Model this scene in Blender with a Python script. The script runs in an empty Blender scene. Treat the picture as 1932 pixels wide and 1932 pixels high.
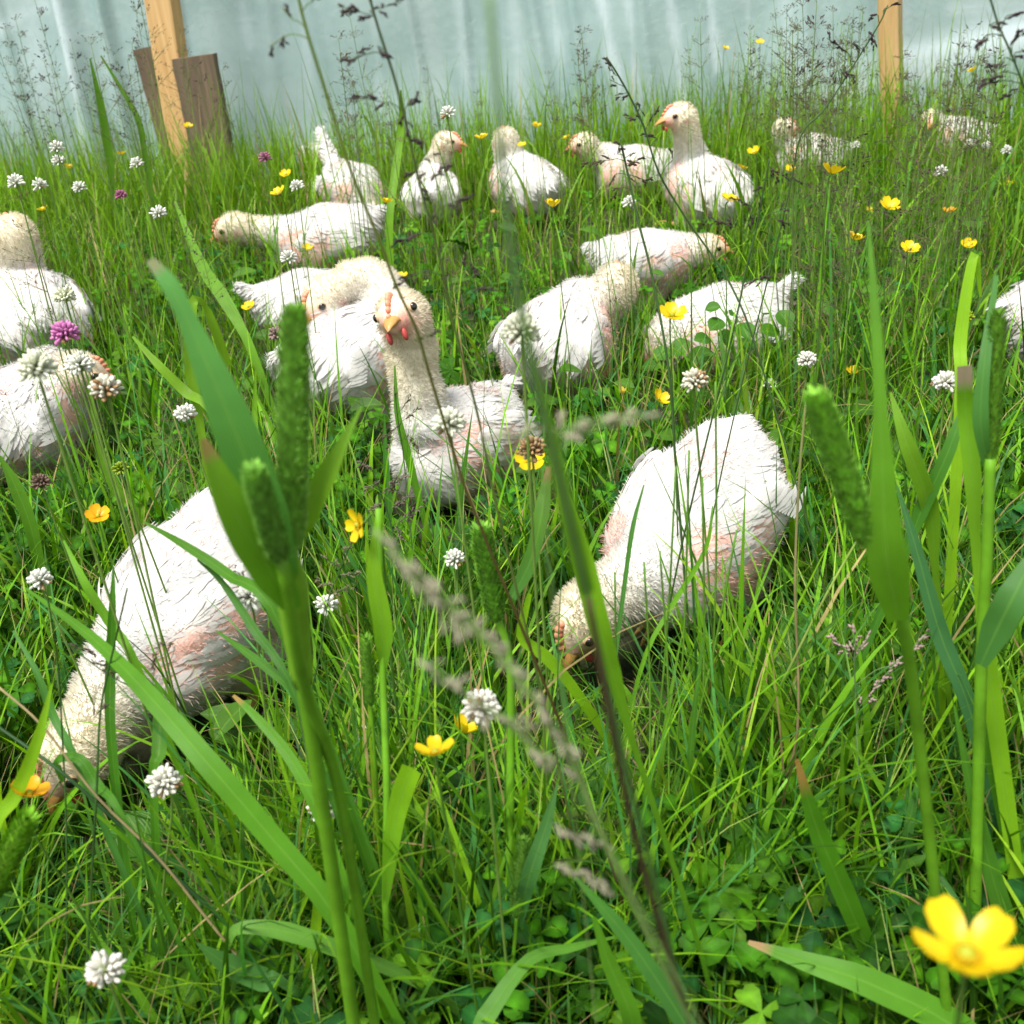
import bpy, math, random
import numpy as np
from mathutils import Vector, Matrix

R = math.radians
rng = np.random.default_rng(7)
rnd = random.Random(11)
QUICK = 1.0            # share of the sward that is built

# ------------------------------------------------------------------ camera
W = 1932.0                         # picture measure used for all pixel readings
FOC = 1.072
CAMH = 0.62
PITCH, ROLL = R(28.0), R(6.0)
FWD = np.array([0, math.cos(PITCH), -math.sin(PITCH)])
_r0 = np.array([1.0, 0, 0]); _u0 = np.array([0, math.sin(PITCH), math.cos(PITCH)])
UPV = _u0 * math.cos(ROLL) + _r0 * math.sin(ROLL)
RGT = _r0 * math.cos(ROLL) - _u0 * math.sin(ROLL)
CAM = np.array([0, 0, CAMH])
scene = bpy.context.scene
cd = bpy.data.cameras.new('camera'); cam = bpy.data.objects.new('camera', cd)
scene.collection.objects.link(cam); scene.camera = cam
m = Matrix(((RGT[0], UPV[0], -FWD[0], 0), (RGT[1], UPV[1], -FWD[1], 0), (RGT[2], UPV[2], -FWD[2], CAMH), (0, 0, 0, 1)))
cam.matrix_world = m
cd.sensor_width = 36; cd.lens = 36 * FOC; cd.clip_start = 0.02; cd.clip_end = 3000
cd.dof.use_dof = True; cd.dof.focus_distance = 1.0; cd.dof.aperture_fstop = 15.0

# ------------------------------------------------------------------ light
world = bpy.data.worlds.new('World'); scene.world = world; world.use_nodes = True
nt = world.node_tree; bg = nt.nodes['Background']
sky = nt.nodes.new('ShaderNodeTexSky'); sky.sky_type = 'NISHITA'; sky.sun_disc = False
SUN_EL, SUN_ROT = R(70), R(-140)
sky.sun_elevation = SUN_EL; sky.sun_rotation = SUN_ROT
hs = nt.nodes.new('ShaderNodeHueSaturation'); hs.inputs['Saturation'].default_value = 0.12
nt.links.new(sky.outputs[0], hs.inputs['Color']); nt.links.new(hs.outputs[0], bg.inputs['Color'])
bg.inputs['Strength'].default_value = 0.05
sl = bpy.data.lights.new('sun', 'SUN'); sun = bpy.data.objects.new('sun', sl); scene.collection.objects.link(sun)
sl.energy = 1.5; sl.angle = R(20); sl.color = (1.0, 0.965, 0.89)
sd = Vector((math.sin(SUN_ROT) * math.cos(SUN_EL), math.cos(SUN_ROT) * math.cos(SUN_EL), math.sin(SUN_EL)))
sun.rotation_euler = sd.to_track_quat('Z', 'Y').to_euler()
vs = scene.view_settings
vs.view_transform = 'Standard'; vs.look = 'None'; vs.gamma = 1; vs.use_curve_mapping = False
vs.exposure = 2.08
scene.render.engine = 'CYCLES'
scene.cycles.use_denoising = True
scene.cycles.max_bounces = 5; scene.cycles.diffuse_bounces = 2; scene.cycles.transmission_bounces = 4
scene.cycles.caustics_reflective = False; scene.cycles.caustics_refractive = False

# ------------------------------------------------------------------ rays from the picture into the place
def ray(x, y):
    return FWD * FOC + (x / W - .5) * RGT + (.5 - y / W) * UPV
def P(x, y, z=0.0):                 # the point of that line of sight at height z
    d = ray(x, y); return CAM + d * ((z - CAMH) / d[2])
def Q(x, y, D):                     # ... at ground distance D
    d = ray(x, y); return CAM + d * (D / d[1])
def S(x, y, px, size):              # ... where a thing of that size spans px
    d = ray(x, y); return CAM + d * (size / (px / W))
def nrm(v):
    v = np.asarray(v, float); return v / (np.linalg.norm(v) + 1e-12)

# ------------------------------------------------------------------ materials
def mat(name): 
    m = bpy.data.materials.new(name); m.use_nodes = True
    return m, m.node_tree, m.node_tree.nodes['Principled BSDF'], m.node_tree.nodes['Material Output']
def N(nt, t, **kw):
    n = nt.nodes.new(t)
    for k, v in kw.items(): setattr(n, k, v)
    return n
def noise(nt, scale, detail=4, coord='Object', rough=.6):
    tc = N(nt, 'ShaderNodeTexCoord'); n = N(nt, 'ShaderNodeTexNoise')
    n.inputs['Scale'].default_value = scale; n.inputs['Detail'].default_value = detail; n.inputs['Roughness'].default_value = rough
    nt.links.new(tc.outputs[coord], n.inputs['Vector']); return n
def rng_map(nt, src, a, b, c, d):
    n = N(nt, 'ShaderNodeMapRange'); nt.links.new(src, n.inputs[0])
    for i, v in enumerate((a, b, c, d)): n.inputs[i + 1].default_value = v
    return n.outputs[0]
def mixc(nt, a, b, f, mode='MIX'):
    n = N(nt, 'ShaderNodeMix', data_type='RGBA', blend_type=mode)
    for s, v in ((n.inputs[6], a), (n.inputs[7], b), (n.inputs[0], f)):
        if hasattr(v, 'links'): nt.links.new(v, s)
        else: s.default_value = v
    return n.outputs[2]
def bump(nt, h, strength, dist, bs):
    b = N(nt, 'ShaderNodeBump'); b.inputs['Strength'].default_value = strength; b.inputs['Distance'].default_value = dist
    nt.links.new(h, b.inputs['Height']); nt.links.new(b.outputs[0], bs.inputs['Normal'])

def leafy(name, trans=.30, rough=.48, spec=.2, veins=False, ns=60, amt=.25, tm=(1.25, 1.4, .35)):
    m, t, b, out = mat(name)
    at = N(t, 'ShaderNodeAttribute', attribute_name='Col')
    n = noise(t, ns, 3)
    v = rng_map(t, n.outputs[0], .3, .7, 1 - amt, 1 + amt)
    c = N(t, 'ShaderNodeVectorMath', operation='SCALE'); t.links.new(at.outputs['Color'], c.inputs[0]); t.links.new(v, c.inputs['Scale'])
    col = c.outputs[0]
    if veins:
        ac = N(t, 'ShaderNodeAttribute', attribute_name='across')
        w = N(t, 'ShaderNodeMath', operation='SINE'); mu = N(t, 'ShaderNodeMath', operation='MULTIPLY'); mu.inputs[1].default_value = 42
        t.links.new(ac.outputs['Fac'], mu.inputs[0]); t.links.new(mu.outputs[0], w.inputs[0])
        f = rng_map(t, w.outputs[0], -1, 1, .86, 1.12)
        c2 = N(t, 'ShaderNodeVectorMath', operation='SCALE'); t.links.new(col, c2.inputs[0]); t.links.new(f, c2.inputs['Scale'])
        ab = N(t, 'ShaderNodeMath', operation='ABSOLUTE'); t.links.new(ac.outputs['Fac'], ab.inputs[0])
        mid = rng_map(t, ab.outputs[0], .0, .12, .4, 0)
        col = mixc(t, c2.outputs[0], (.16, .33, .05, 1), mid)
        bump(t, w.outputs[0], .25, .0006, b)
    t.links.new(col, b.inputs['Base Color'])
    b.inputs['Roughness'].default_value = rough; b.inputs['Specular IOR Level'].default_value = spec
    tr = N(t, 'ShaderNodeBsdfTranslucent'); br = N(t, 'ShaderNodeVectorMath', operation='MULTIPLY')
    t.links.new(col, br.inputs[0]); br.inputs[1].default_value = tm; t.links.new(br.outputs[0], tr.inputs['Color'])
    mx = N(t, 'ShaderNodeMixShader'); mx.inputs[0].default_value = trans
    t.links.new(b.outputs[0], mx.inputs[1]); t.links.new(tr.outputs[0], mx.inputs[2]); t.links.new(mx.outputs[0], out.inputs['Surface'])
    return m
M_GRASS = leafy('grass_leaf')
M_BLADE = leafy('wide_grass_blade', veins=True, ns=25, amt=.14, rough=.42)
M_COVER = leafy('clover_leaf', trans=.25, rough=.6, spec=.12, ns=90)
M_SEED = leafy('grass_seed', trans=.15, rough=.7, spec=.2, ns=300)
M_STEM = leafy('stem_green', trans=.1, rough=.5, ns=40)
M_PETAL = leafy('flower_petal', trans=.3, rough=.35, spec=.3, ns=40, amt=.06, tm=(1, 1, 1))

def soft(name, tint=(1.1, 1.0, .95), trans=.2):
    m, t, b, out = mat(name)
    at = N(t, 'ShaderNodeAttribute', attribute_name='Col')
    t.links.new(at.outputs['Color'], b.inputs['Base Color']); b.inputs['Roughness'].default_value = .9
    b.inputs['Specular IOR Level'].default_value = .12
    tr = N(t, 'ShaderNodeBsdfTranslucent'); t.links.new(at.outputs['Color'], tr.inputs['Color'])
    mx = N(t, 'ShaderNodeMixShader'); mx.inputs[0].default_value = trans
    t.links.new(b.outputs[0], mx.inputs[1]); t.links.new(tr.outputs[0], mx.inputs[2]); t.links.new(mx.outputs[0], out.inputs['Surface'])
    return m
M_FEATHER = soft('white_feather', trans=.35)
m, t, b, out = mat('bird_skin'); M_SKIN = m
at = N(t, 'ShaderNodeAttribute', attribute_name='Col'); n = noise(t, 260, 3)
col = mixc(t, at.outputs['Color'], (.86, .80, .74, 1), rng_map(t, n.outputs[0], .45, .75, 0, .35))
t.links.new(col, b.inputs['Base Color']); b.inputs['Roughness'].default_value = .75; b.inputs['Subsurface Weight'].default_value = .0
bump(t, n.outputs[0], .5, .002, b)

def plain(name, c, rough=.5, ns=80, amt=.2, spec=.4, bs=.3):
    m, t, b, out = mat(name); n = noise(t, ns, 4)
    c2 = tuple(min(1, v * (1 + amt)) for v in c) + (1,); c1 = tuple(v * (1 - amt) for v in c) + (1,)
    t.links.new(mixc(t, c1, c2, n.outputs[0]), b.inputs['Base Color'])
    b.inputs['Roughness'].default_value = rough; b.inputs['Specular IOR Level'].default_value = spec
    bump(t, n.outputs[0], bs, .001, b); return m
M_BEAK = plain('beak_horn', (.50, .26, .08), .45, 260, .4)
M_COMB = plain('comb_skin', (.74, .29, .18), .5, 300, .25)
M_WATTLE = plain('wattle_skin', (.42, .055, .05), .5, 300, .25)
M_EYE = plain('eye_dark', (.012, .009, .007), .08, 50, .2, .8, 0)
M_RING = plain('eye_ring', (.62, .42, .26), .6, 200)
M_LEG = plain('leg_scale', (.66, .38, .13), .55, 220, .3)

# ------------------------------------------------------------------ mesh helpers
col = scene.collection
def tag(o, label=None, cat=None, group=None, kind=None):
    if label: o['label'] = label
    if cat: o['category'] = cat
    if group: o['group'] = group
    if kind: o['kind'] = kind
    return o
def thing(name, label, cat, loc=(0, 0, 0), group=None):
    o = bpy.data.objects.new(name, None); o.location = tuple(float(v) for v in loc); o.empty_display_size = .02
    col.objects.link(o); return tag(o, label, cat, group)
def mesh_np(name, V, Q4=None, T3=None, C=None, A=None, smooth=True):
    V = np.asarray(V, np.float32); me = bpy.data.meshes.new(name)
    nq = 0 if Q4 is None else len(Q4); ntr = 0 if T3 is None else len(T3)
    li = []
    if nq: li.append(np.asarray(Q4, np.int32).ravel())
    if ntr: li.append(np.asarray(T3, np.int32).ravel())
    li = np.concatenate(li)
    ls = np.concatenate([np.arange(nq) * 4, nq * 4 + np.arange(ntr) * 3]).astype(np.int32)
    me.vertices.add(len(V)); me.vertices.foreach_set('co', V.ravel())
    me.loops.add(len(li)); me.loops.foreach_set('vertex_index', li)
    me.polygons.add(nq + ntr); me.polygons.foreach_set('loop_start', ls)
    me.polygons.foreach_set('use_smooth', np.full(nq + ntr, smooth))
    me.update(calc_edges=True)
    if C is not None:
        a = me.color_attributes.new('Col', 'FLOAT_COLOR', 'POINT')
        C4 = np.ones((len(V), 4), np.float32); C4[:, :3] = C; a.data.foreach_set('color', C4.ravel())
    if A is not None:
        a = me.attributes.new('across', 'FLOAT', 'POINT'); a.data.foreach_set('value', np.asarray(A, np.float32))
    return me
def link(name, me, material, parent=None, loc=(0, 0, 0), kind=None):
    o = bpy.data.objects.new(name, me); o.location = tuple(float(v) for v in loc); col.objects.link(o)
    if material and not me.materials: me.materials.append(material)
    if parent: o.parent = parent
    if kind: o['kind'] = kind
    return o

class MB:
    """collects tubes, ribbons and blobs; build() links them as one mesh object"""
    def __init__(s): s.V, s.F, s.C, s.A = [], [], [], []
    def add(s, V, F, C, A=None):
        k = len(s.V); V = [tuple(v) for v in V]; s.V += V; s.F += [tuple(i + k for i in f) for f in F]
        C = np.asarray(C, float)
        s.C += [tuple(C)] * len(V) if C.ndim == 1 else [tuple(c) for c in C]
        s.A += [0.0] * len(V) if A is None else list(A)
    def tube(s, pts, rad, c, n=6, c2=None, cap=True):
        pts = np.asarray(pts, float); m_ = len(pts); rad = np.broadcast_to(rad, (m_,))
        tan = np.gradient(pts, axis=0); ref = np.array([.3, 1, .1]); V = []; Cc = []
        for i in range(m_):
            t_ = nrm(tan[i]); a = nrm(np.cross(t_, ref)); b_ = np.cross(t_, a)
            for k in range(n):
                th = 2 * math.pi * k / n; V.append(pts[i] + rad[i] * (math.cos(th) * a + math.sin(th) * b_))
                f = i / (m_ - 1); Cc.append(np.asarray(c) if c2 is None else np.asarray(c) * (1 - f) + np.asarray(c2) * f)
        F = [(i * n + k, i * n + (k + 1) % n, (i + 1) * n + (k + 1) % n, (i + 1) * n + k) for i in range(m_ - 1) for k in range(n)]
        if cap: F += [tuple(range(n))[::-1], tuple((m_ - 1) * n + k for k in range(n))]
        s.add(V, F, Cc)
    def ribbon(s, pts, wid, face, c, c2=None, fold=.25, tip=None, twist=0):
        """a folded leaf blade; face = the direction its upper side looks"""
        pts = np.asarray(pts, float); m_ = len(pts); tan = np.gradient(pts, axis=0); V = []; Cc = []; A = []
        for i in range(m_):
            t_ = nrm(tan[i]); f = i / (m_ - 1)
            fc = np.asarray(face, float); side = nrm(np.cross(t_, fc)); up = nrm(np.cross(side, t_))
            a = twist * f; sd_ = side * math.cos(a) + up * math.sin(a); u_ = up * math.cos(a) - side * math.sin(a)
            w = wid[i]; base = np.asarray(c) if c2 is None else np.asarray(c) * (1 - f) + np.asarray(c2) * f
            if tip is not None and i >= m_ - 2: base = np.asarray(tip)
            for q in (-1, -.5, 0, .5, 1):
                V.append(pts[i] + sd_ * (q * w * .5) + u_ * (abs(q) * w * fold * .5)); Cc.append(base); A.append(q)
        F = [(i * 5 + k, i * 5 + k + 1, (i + 1) * 5 + k + 1, (i + 1) * 5 + k) for i in range(m_ - 1) for k in range(4)]
        s.add(V, F, Cc, A)
    def blob(s, c0, r, c, n=8, m_=6, Mx=None):
        V = []; 
        for i in range(1, m_):
            ph = math.pi * i / m_
            for k in range(n):
                th = 2 * math.pi * k / n; V.append((math.sin(ph) * math.cos(th), math.sin(ph) * math.sin(th), math.cos(ph)))
        V += [(0, 0, 1), (0, 0, -1)]; V = np.array(V) * np.asarray(r)
        if Mx is not None: V = V @ np.asarray(Mx)
        a, b_ = len(V) - 2, len(V) - 1
        F = [(i * n + k, i * n + n + k, i * n + n + (k + 1) % n, i * n + (k + 1) % n) for i in range(m_ - 2) for k in range(n)]
        F += [(a, k, (k + 1) % n) for k in range(n)] + [(b_, (m_ - 2) * n + (k + 1) % n, (m_ - 2) * n + k) for k in range(n)]
        s.add(V + np.asarray(c0), F, c)
    def build(s, name, material, parent=None, origin=(0, 0, 0), smooth=True, kind=None):
        o3 = np.asarray(origin, float); V = np.array(s.V) - o3
        q = [f for f in s.F if len(f) == 4]; tr = [f for f in s.F if len(f) == 3]
        for f in s.F:
            if len(f) > 4: tr += [(f[0], f[i], f[i + 1]) for i in range(1, len(f) - 1)]
        me = mesh_np(name, V, q if q else None, tr if tr else None, np.array(s.C), np.array(s.A), smooth)
        return link(name, me, material, parent, (0, 0, 0) if parent else o3, kind)

def curve(pts, n=12):
    """Catmull-Rom through pts"""
    p = np.asarray(pts, float)
    if len(p) == 2: return p[0] + np.linspace(0, 1, n)[:, None] * (p[1] - p[0])
    e = np.vstack([2 * p[0] - p[1], p, 2 * p[-1] - p[-2]]); out = []
    for u in np.linspace(0, len(p) - 1 - 1e-9, n):
        i = int(u); t_ = u - i; a, b_, c, d = e[i:i + 4]
        out.append(.5 * (2 * b_ + (c - a) * t_ + (2 * a - 5 * b_ + 4 * c - d) * t_ ** 2 + (3 * b_ - a - 3 * c + d) * t_ ** 3))
    return np.array(out)

# ------------------------------------------------------------------ the ground
def ground_z(x, y): return 0.012 * np.sin(x * 2.1 + .5) * np.cos(y * 1.7) 
m, t, b, out = mat('soil'); n1 = noise(t, 9, 8); n2 = noise(t, 90, 6)
c_ = mixc(t, (.018, .022, .008, 1), (.045, .050, .018, 1), rng_map(t, n1.outputs[0], .35, .65, 0, 1))
c_ = mixc(t, c_, (.07, .05, .028, 1), rng_map(t, n2.outputs[0], .6, .75, 0, .7))
t.links.new(c_, b.inputs['Base Color']); b.inputs['Roughness'].default_value = .95; bump(t, n2.outputs[0], .8, .01, b)
xs = np.concatenate([[-1500, -300, -60, -12], np.linspace(-4, 4, 41), [12, 60, 300, 1500]])
ys = np.concatenate([[-1500, -300, -60, -12, -2], np.linspace(0, 8, 41), [14, 60, 300, 1500]])
X, Y = np.meshgrid(xs, ys, indexing='ij')
near = (np.abs(X) < 5) & (Y > -1) & (Y < 9)
Z = np.where(near, ground_z(X, Y), 0) - .004
V = np.stack([X, Y, Z], -1).reshape(-1, 3); ny = len(ys)
F = [(i * ny + j, (i + 1) * ny + j, (i + 1) * ny + j + 1, i * ny + j + 1) for i in range(len(xs) - 1) for j in range(ny - 1)]
tag(link('ground', mesh_np('ground', V, F), m), kind='structure')

# ------------------------------------------------------------------ the plastic sheet, its netting and the stakes
TA = np.array([-3.4, 4.25]); TB = np.array([3.6, 2.60]); TD = (TB - TA) / np.linalg.norm(TB - TA); TN = np.array([TD[1], -TD[0]])  # TN faces the camera
TL = np.linalg.norm(TB - TA); TH = 1.45
def tarp_pt(s, z, off=0.0):
    x, y = TA[0] + TD[0] * s + TN[0] * off, TA[1] + TD[1] * s + TN[1] * off
    return np.array([x, y, z])
def folds(s, z):
    """hanging folds, a sagging diagonal lap and small crinkles, in metres towards the camera"""
    f = .022 * np.sin(s * 3.1 + .9 * np.sin(z * 4)) + .010 * np.sin(s * 7.3 + 1 + z * 3.0 + 1.5 * np.sin(s * 1.3)) + .006 * np.sin(z * 11 - s * 5) * np.sin(s * 2.3)
    for s0, w, a, sl_ in ((1.9, .018, .03, .06), (2.05, .014, .02, .02), (2.62, .012, .018, .10), (3.35, .014, .02, -.05), (3.5, .01, .014, .04), (4.62, .012, .014, -.2), (5.1, .02, .02, -.1), (5.5, .015, .018, .05), (2.28, .035, .050, .03), (2.40, .02, .03, .05), (3.05, .02, .02, -.1), (3.72, .022, .030, -.12), (3.83, .016, .022, -.14), (4.02, .02, .025, -.10), (4.18, .015, .02, -.1), (4.45, .03, .018, -.05), (2.9, .02, .012, .08)):
        f = f + a * np.exp(-((s - s0 - sl_ * (z - .3)) / w) ** 2)
    lap = z - (.20 + .12 * (s - 4.6)); 
    f = f + np.where(s > 4.35, .012 / (1 + np.exp((lap) / .012)) * (1 - np.exp(-((s - 4.35) / .25) ** 2)), 0)
    f = f + .0028 * np.sin(s * 29 + 2.5 * np.sin(z * 7) + 3 * np.sin(s * 1.9)) * (.5 + .5 * np.sin(s * 3.3)) * (.6 + .4 * np.sin(z * 9 + 2 * np.sin(s * 7))) + .0016 * np.sin(s * 83 + z * 9 + 2 * np.sin(s * 5))
    return f
ns_, nz_ = 700, 110
s_ = np.linspace(0, TL, ns_); z_ = np.linspace(-.02, TH, nz_); SS, ZZ = np.meshgrid(s_, z_, indexing='ij')
ff = folds(SS, ZZ)
V = np.stack([TA[0] + TD[0] * SS + TN[0] * ff, TA[1] + TD[1] * SS + TN[1] * ff, ZZ], -1).reshape(-1, 3)
I = (np.arange(ns_ - 1)[:, None] * nz_ + np.arange(nz_ - 1)[None]).ravel(); F = np.stack([I, I + nz_, I + nz_ + 1, I + 1], 1)
def sheet_s(x, y):                   # where along the sheet (and how high) a line of sight meets it
    d = ray(x, y); k = ((TA - CAM[:2]) @ TN) / (d[:2] @ TN); p = CAM + d * k; return float((p[:2] - TA) @ TD), float(p[2])
light_streaks = np.zeros_like(SS)            # bright fold streaks and diagonal band: light painted into the sheet's colour
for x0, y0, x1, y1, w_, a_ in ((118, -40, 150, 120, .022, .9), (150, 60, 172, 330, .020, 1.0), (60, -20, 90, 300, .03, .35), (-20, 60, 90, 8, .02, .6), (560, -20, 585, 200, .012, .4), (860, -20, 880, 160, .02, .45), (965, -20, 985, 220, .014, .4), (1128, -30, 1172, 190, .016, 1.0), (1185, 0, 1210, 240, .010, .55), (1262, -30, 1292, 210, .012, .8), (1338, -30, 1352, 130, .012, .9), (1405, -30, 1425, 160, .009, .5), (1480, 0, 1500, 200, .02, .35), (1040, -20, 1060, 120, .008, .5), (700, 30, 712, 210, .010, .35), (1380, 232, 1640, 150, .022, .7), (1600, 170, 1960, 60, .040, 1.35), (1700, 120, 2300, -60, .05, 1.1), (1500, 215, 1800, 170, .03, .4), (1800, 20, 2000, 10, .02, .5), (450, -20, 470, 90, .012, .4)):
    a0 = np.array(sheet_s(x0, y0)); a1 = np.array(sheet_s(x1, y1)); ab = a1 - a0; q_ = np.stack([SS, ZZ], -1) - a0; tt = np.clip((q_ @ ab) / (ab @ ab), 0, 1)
    dd = np.linalg.norm(q_ - tt[..., None] * ab, axis=-1) + .006 * np.sin(ZZ * 31 + SS * 17); light_streaks = np.maximum(light_streaks, a_ * .8 * np.exp(-(dd / w_) ** 2))
m, t, b, out = mat('plastic_sheet'); n1 = noise(t, 5, 6); n2 = noise(t, 40, 5)
c_ = mixc(t, (.37, .53, .52, 1), (.51, .66, .65, 1), rng_map(t, n1.outputs[0], .35, .68, 0, 1))
tc = N(t, 'ShaderNodeTexCoord'); mp = N(t, 'ShaderNodeMapping'); mp.inputs['Scale'].default_value = (5, 5, .5); t.links.new(tc.outputs['Object'], mp.inputs[0])
n3 = N(t, 'ShaderNodeTexNoise'); n3.inputs['Scale'].default_value = 1.3; n3.inputs['Detail'].default_value = 5; t.links.new(mp.outputs[0], n3.inputs['Vector'])
c_ = mixc(t, c_, (.72, .80, .83, 1), rng_map(t, n3.outputs[0], .56, .74, 0, .4))  # pale upright streaks in the colour stand in for light on the folds
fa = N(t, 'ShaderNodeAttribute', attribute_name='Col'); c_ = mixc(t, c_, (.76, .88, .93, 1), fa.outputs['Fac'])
c_ = mixc(t, c_, (.62, .70, .70, 1), rng_map(t, n2.outputs[0], .62, .8, 0, .6))
t.links.new(c_, b.inputs['Base Color']); b.inputs['Roughness'].default_value = .38; b.inputs['Specular IOR Level'].default_value = .6
bump(t, n2.outputs[0], .16, .01, b)
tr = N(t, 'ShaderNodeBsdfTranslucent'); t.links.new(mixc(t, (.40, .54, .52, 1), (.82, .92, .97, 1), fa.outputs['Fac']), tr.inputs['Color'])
mx = N(t, 'ShaderNodeMixShader'); mx.inputs[0].default_value = .25
t.links.new(b.outputs[0], mx.inputs[1]); t.links.new(tr.outputs[0], mx.inputs[2]); t.links.new(mx.outputs[0], out.inputs['Surface'])
tag(link('plastic_sheet', mesh_np('plastic_sheet', V, F, C=np.repeat(np.clip(light_streaks, 0, 1).reshape(-1, 1), 3, 1)), m), 'pale blue-green plastic sheet hanging in folds behind the flock', 'tarp')

# chicken wire stretched in front of the sheet: hexagons of thin twisted wire
mw = plain('galvanised_wire', (.46, .52, .50), .45, 100, .2)
cell = .040; hh = cell / math.sqrt(3); segs = []
for r_ in range(int(1.3 / (hh * 1.5))):
    for c0 in range(int(TL / cell)):
        cx = c0 * cell + (cell / 2 if r_ % 2 else 0); cz = .02 + r_ * hh * 1.5
        if not 1.2 < cx < 5.9: continue
        p = [(cx, cz + hh), (cx + cell / 2, cz + hh / 2), (cx + cell / 2, cz - hh / 2), (cx, cz - hh)]
        segs += [(p[0], p[1]), (p[1], p[2]), (p[2], p[3])]
        
sg = np.array(segs)                                              # (n,2,2)
def warp(a):
    s, z = a[..., 0], a[..., 1]
    s2 = s + .006 * np.sin(z * 21 + s * 3); z2 = z + .008 * np.sin(s * 13) + .004 * np.sin(s * 41)
    off = .085 + .012 * np.sin(s * 5) * np.sin(z * 6)
    return np.stack([TA[0] + TD[0] * s2 + TN[0] * off, TA[1] + TD[1] * s2 + TN[1] * off, z2], -1)
p3 = warp(sg); d_ = p3[:, 1] - p3[:, 0]; d_ /= np.linalg.norm(d_, axis=1)[:, None]
n3 = np.array([TN[0], TN[1], 0]); sd_ = np.cross(d_, n3); wr = .00026
offs = [sd_ * wr, -sd_ * wr * .5 + n3 * wr * .87, -sd_ * wr * .5 - n3 * wr * .87]
V = np.stack([p3[:, e] + offs[k] for e in (0, 1) for k in range(3)], 1).reshape(-1, 3)
b0 = np.arange(len(sg)) * 6
F = np.concatenate([np.stack([b0 + k, b0 + (k + 1) % 3, b0 + 3 + (k + 1) % 3, b0 + 3 + k], 1) for k in range(3)])
tag(link('chicken_wire', mesh_np('chicken_wire', V, F), mw), 'hexagonal chicken wire stretched in front of the plastic sheet', 'netting')

def wood(name, ca, cb, knot=True, sc=1.0):
    m, t, b, out = mat(name); tc = N(t, 'ShaderNodeTexCoord'); mp = N(t, 'ShaderNodeMapping'); mp.inputs['Scale'].default_value = (60 * sc, 60 * sc, 4 * sc)
    t.links.new(tc.outputs['Object'], mp.inputs[0]); n = N(t, 'ShaderNodeTexNoise'); n.inputs['Scale'].default_value = 1; n.inputs['Detail'].default_value = 6
    t.links.new(mp.outputs[0], n.inputs['Vector']); c = mixc(t, ca + (1,), cb + (1,), rng_map(t, n.outputs[0], .3, .7, 0, 1))
    if knot:
        v = N(t, 'ShaderNodeTexVoronoi'); v.inputs['Scale'].default_value = 6; t.links.new(tc.outputs['Object'], v.inputs['Vector'])
        c = mixc(t, c, (.16, .07, .02, 1), rng_map(t, v.outputs['Distance'], .05, .14, .85, 0))
    t.links.new(c, b.inputs['Base Color']); b.inputs['Roughness'].default_value = .75; bump(t, n.outputs[0], .4, .002, b); return m
M_PINE = wood('fresh_pine', (.50, .28, .10), (.68, .44, .20)); M_DARK = wood('weathered_board', (.085, .060, .038), (.20, .14, .09), False)
M_PINE2 = wood('orange_pine', (.48, .28, .10), (.62, .41, .19))
def plank(name, bot, top, w, d, material, label, cat, cut=0.0, yaw=0.0):
    """a sawn piece from bot to top: w wide, d thick, worn edges, top cut at a slant"""
    bot, top = np.array(bot, float), np.array(top, float); ax = nrm(top - bot)
    side = nrm(np.array([TD[0], TD[1], 0]) - ax * (TD[0] * ax[0] + TD[1] * ax[1])); fr = np.cross(side, ax)
    side, fr = side * math.cos(yaw) + fr * math.sin(yaw), fr * math.cos(yaw) - side * math.sin(yaw)
    q = []; c = .12
    for sx, sy in ((-1, -1 + c), (-1 + c, -1), (1 - c, -1), (1, -1 + c), (1, 1 - c), (1 - c, 1), (-1 + c, 1), (-1, 1 - c)): q.append((sx, sy))
    V, F = [], []; n_ = 12
    for i in range(n_ + 1):
        f = i / n_; p = bot + (top - bot) * f; jit = .0012 * math.sin(i * 2.3 + w * 90)
        for sx, sy in q: V.append(p + side * (sx * w / 2 + jit) + fr * (sy * d / 2) + (ax * cut * sx if i == n_ else 0))
    F = [(i * 8 + k, i * 8 + (k + 1) % 8, (i + 1) * 8 + (k + 1) % 8, (i + 1) * 8 + k) for i in range(n_) for k in range(8)]
    mb = MB(); mb.add(V, F + [tuple(range(8))[::-1], tuple(n_ * 8 + k for k in range(8))], (1, 1, 1))
    o = mb.build(name, material, origin=bot, smooth=False); tag(o, label, cat); return o
def at_tarp(x, y, off):             # where the line of sight meets the upright plane `off` in front of the sheet
    d = ray(x, y); a = TA + TN * off; k = ((a - CAM[:2]) @ TN) / (d[:2] @ TN); return CAM + d * k
def upright(xb, yb, xt, yt, off, up_to=None):
    b_, t_ = at_tarp(xb, yb, off), at_tarp(xt, yt, off); a = (t_ - b_) / (t_[2] - b_[2])
    return b_ + a * (-.05 - b_[2]), (t_ if up_to is None else b_ + a * (up_to - b_[2]))
bo, to = upright(352, 300, 305, 0, .25, 1.25)
plank('wooden_stake', bo, to, .092, .045, M_PINE, 'light pine stake leaning between two dark boards at left', 'stake', yaw=.25)
bo, to = upright(335, 290, 282, 88, .19)
plank('dark_board', bo, to, .095, .03, M_DARK, 'grey-brown board behind the left side of the leaning pine stake', 'board', .003, yaw=.1)
bo, to = upright(402, 290, 366, 106, .295)
plank('dark_board', bo, to, .125, .03, M_DARK, 'dark brown board standing before the right half of the leaning pine stake', 'board', .004)
bo, to = upright(1684, 218, 1679, 0, .20, 1.3)
plank('wooden_post', bo, to, .050, .05, M_PINE2, 'narrow orange-brown wooden post with a knot at right', 'post', yaw=.35)

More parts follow.
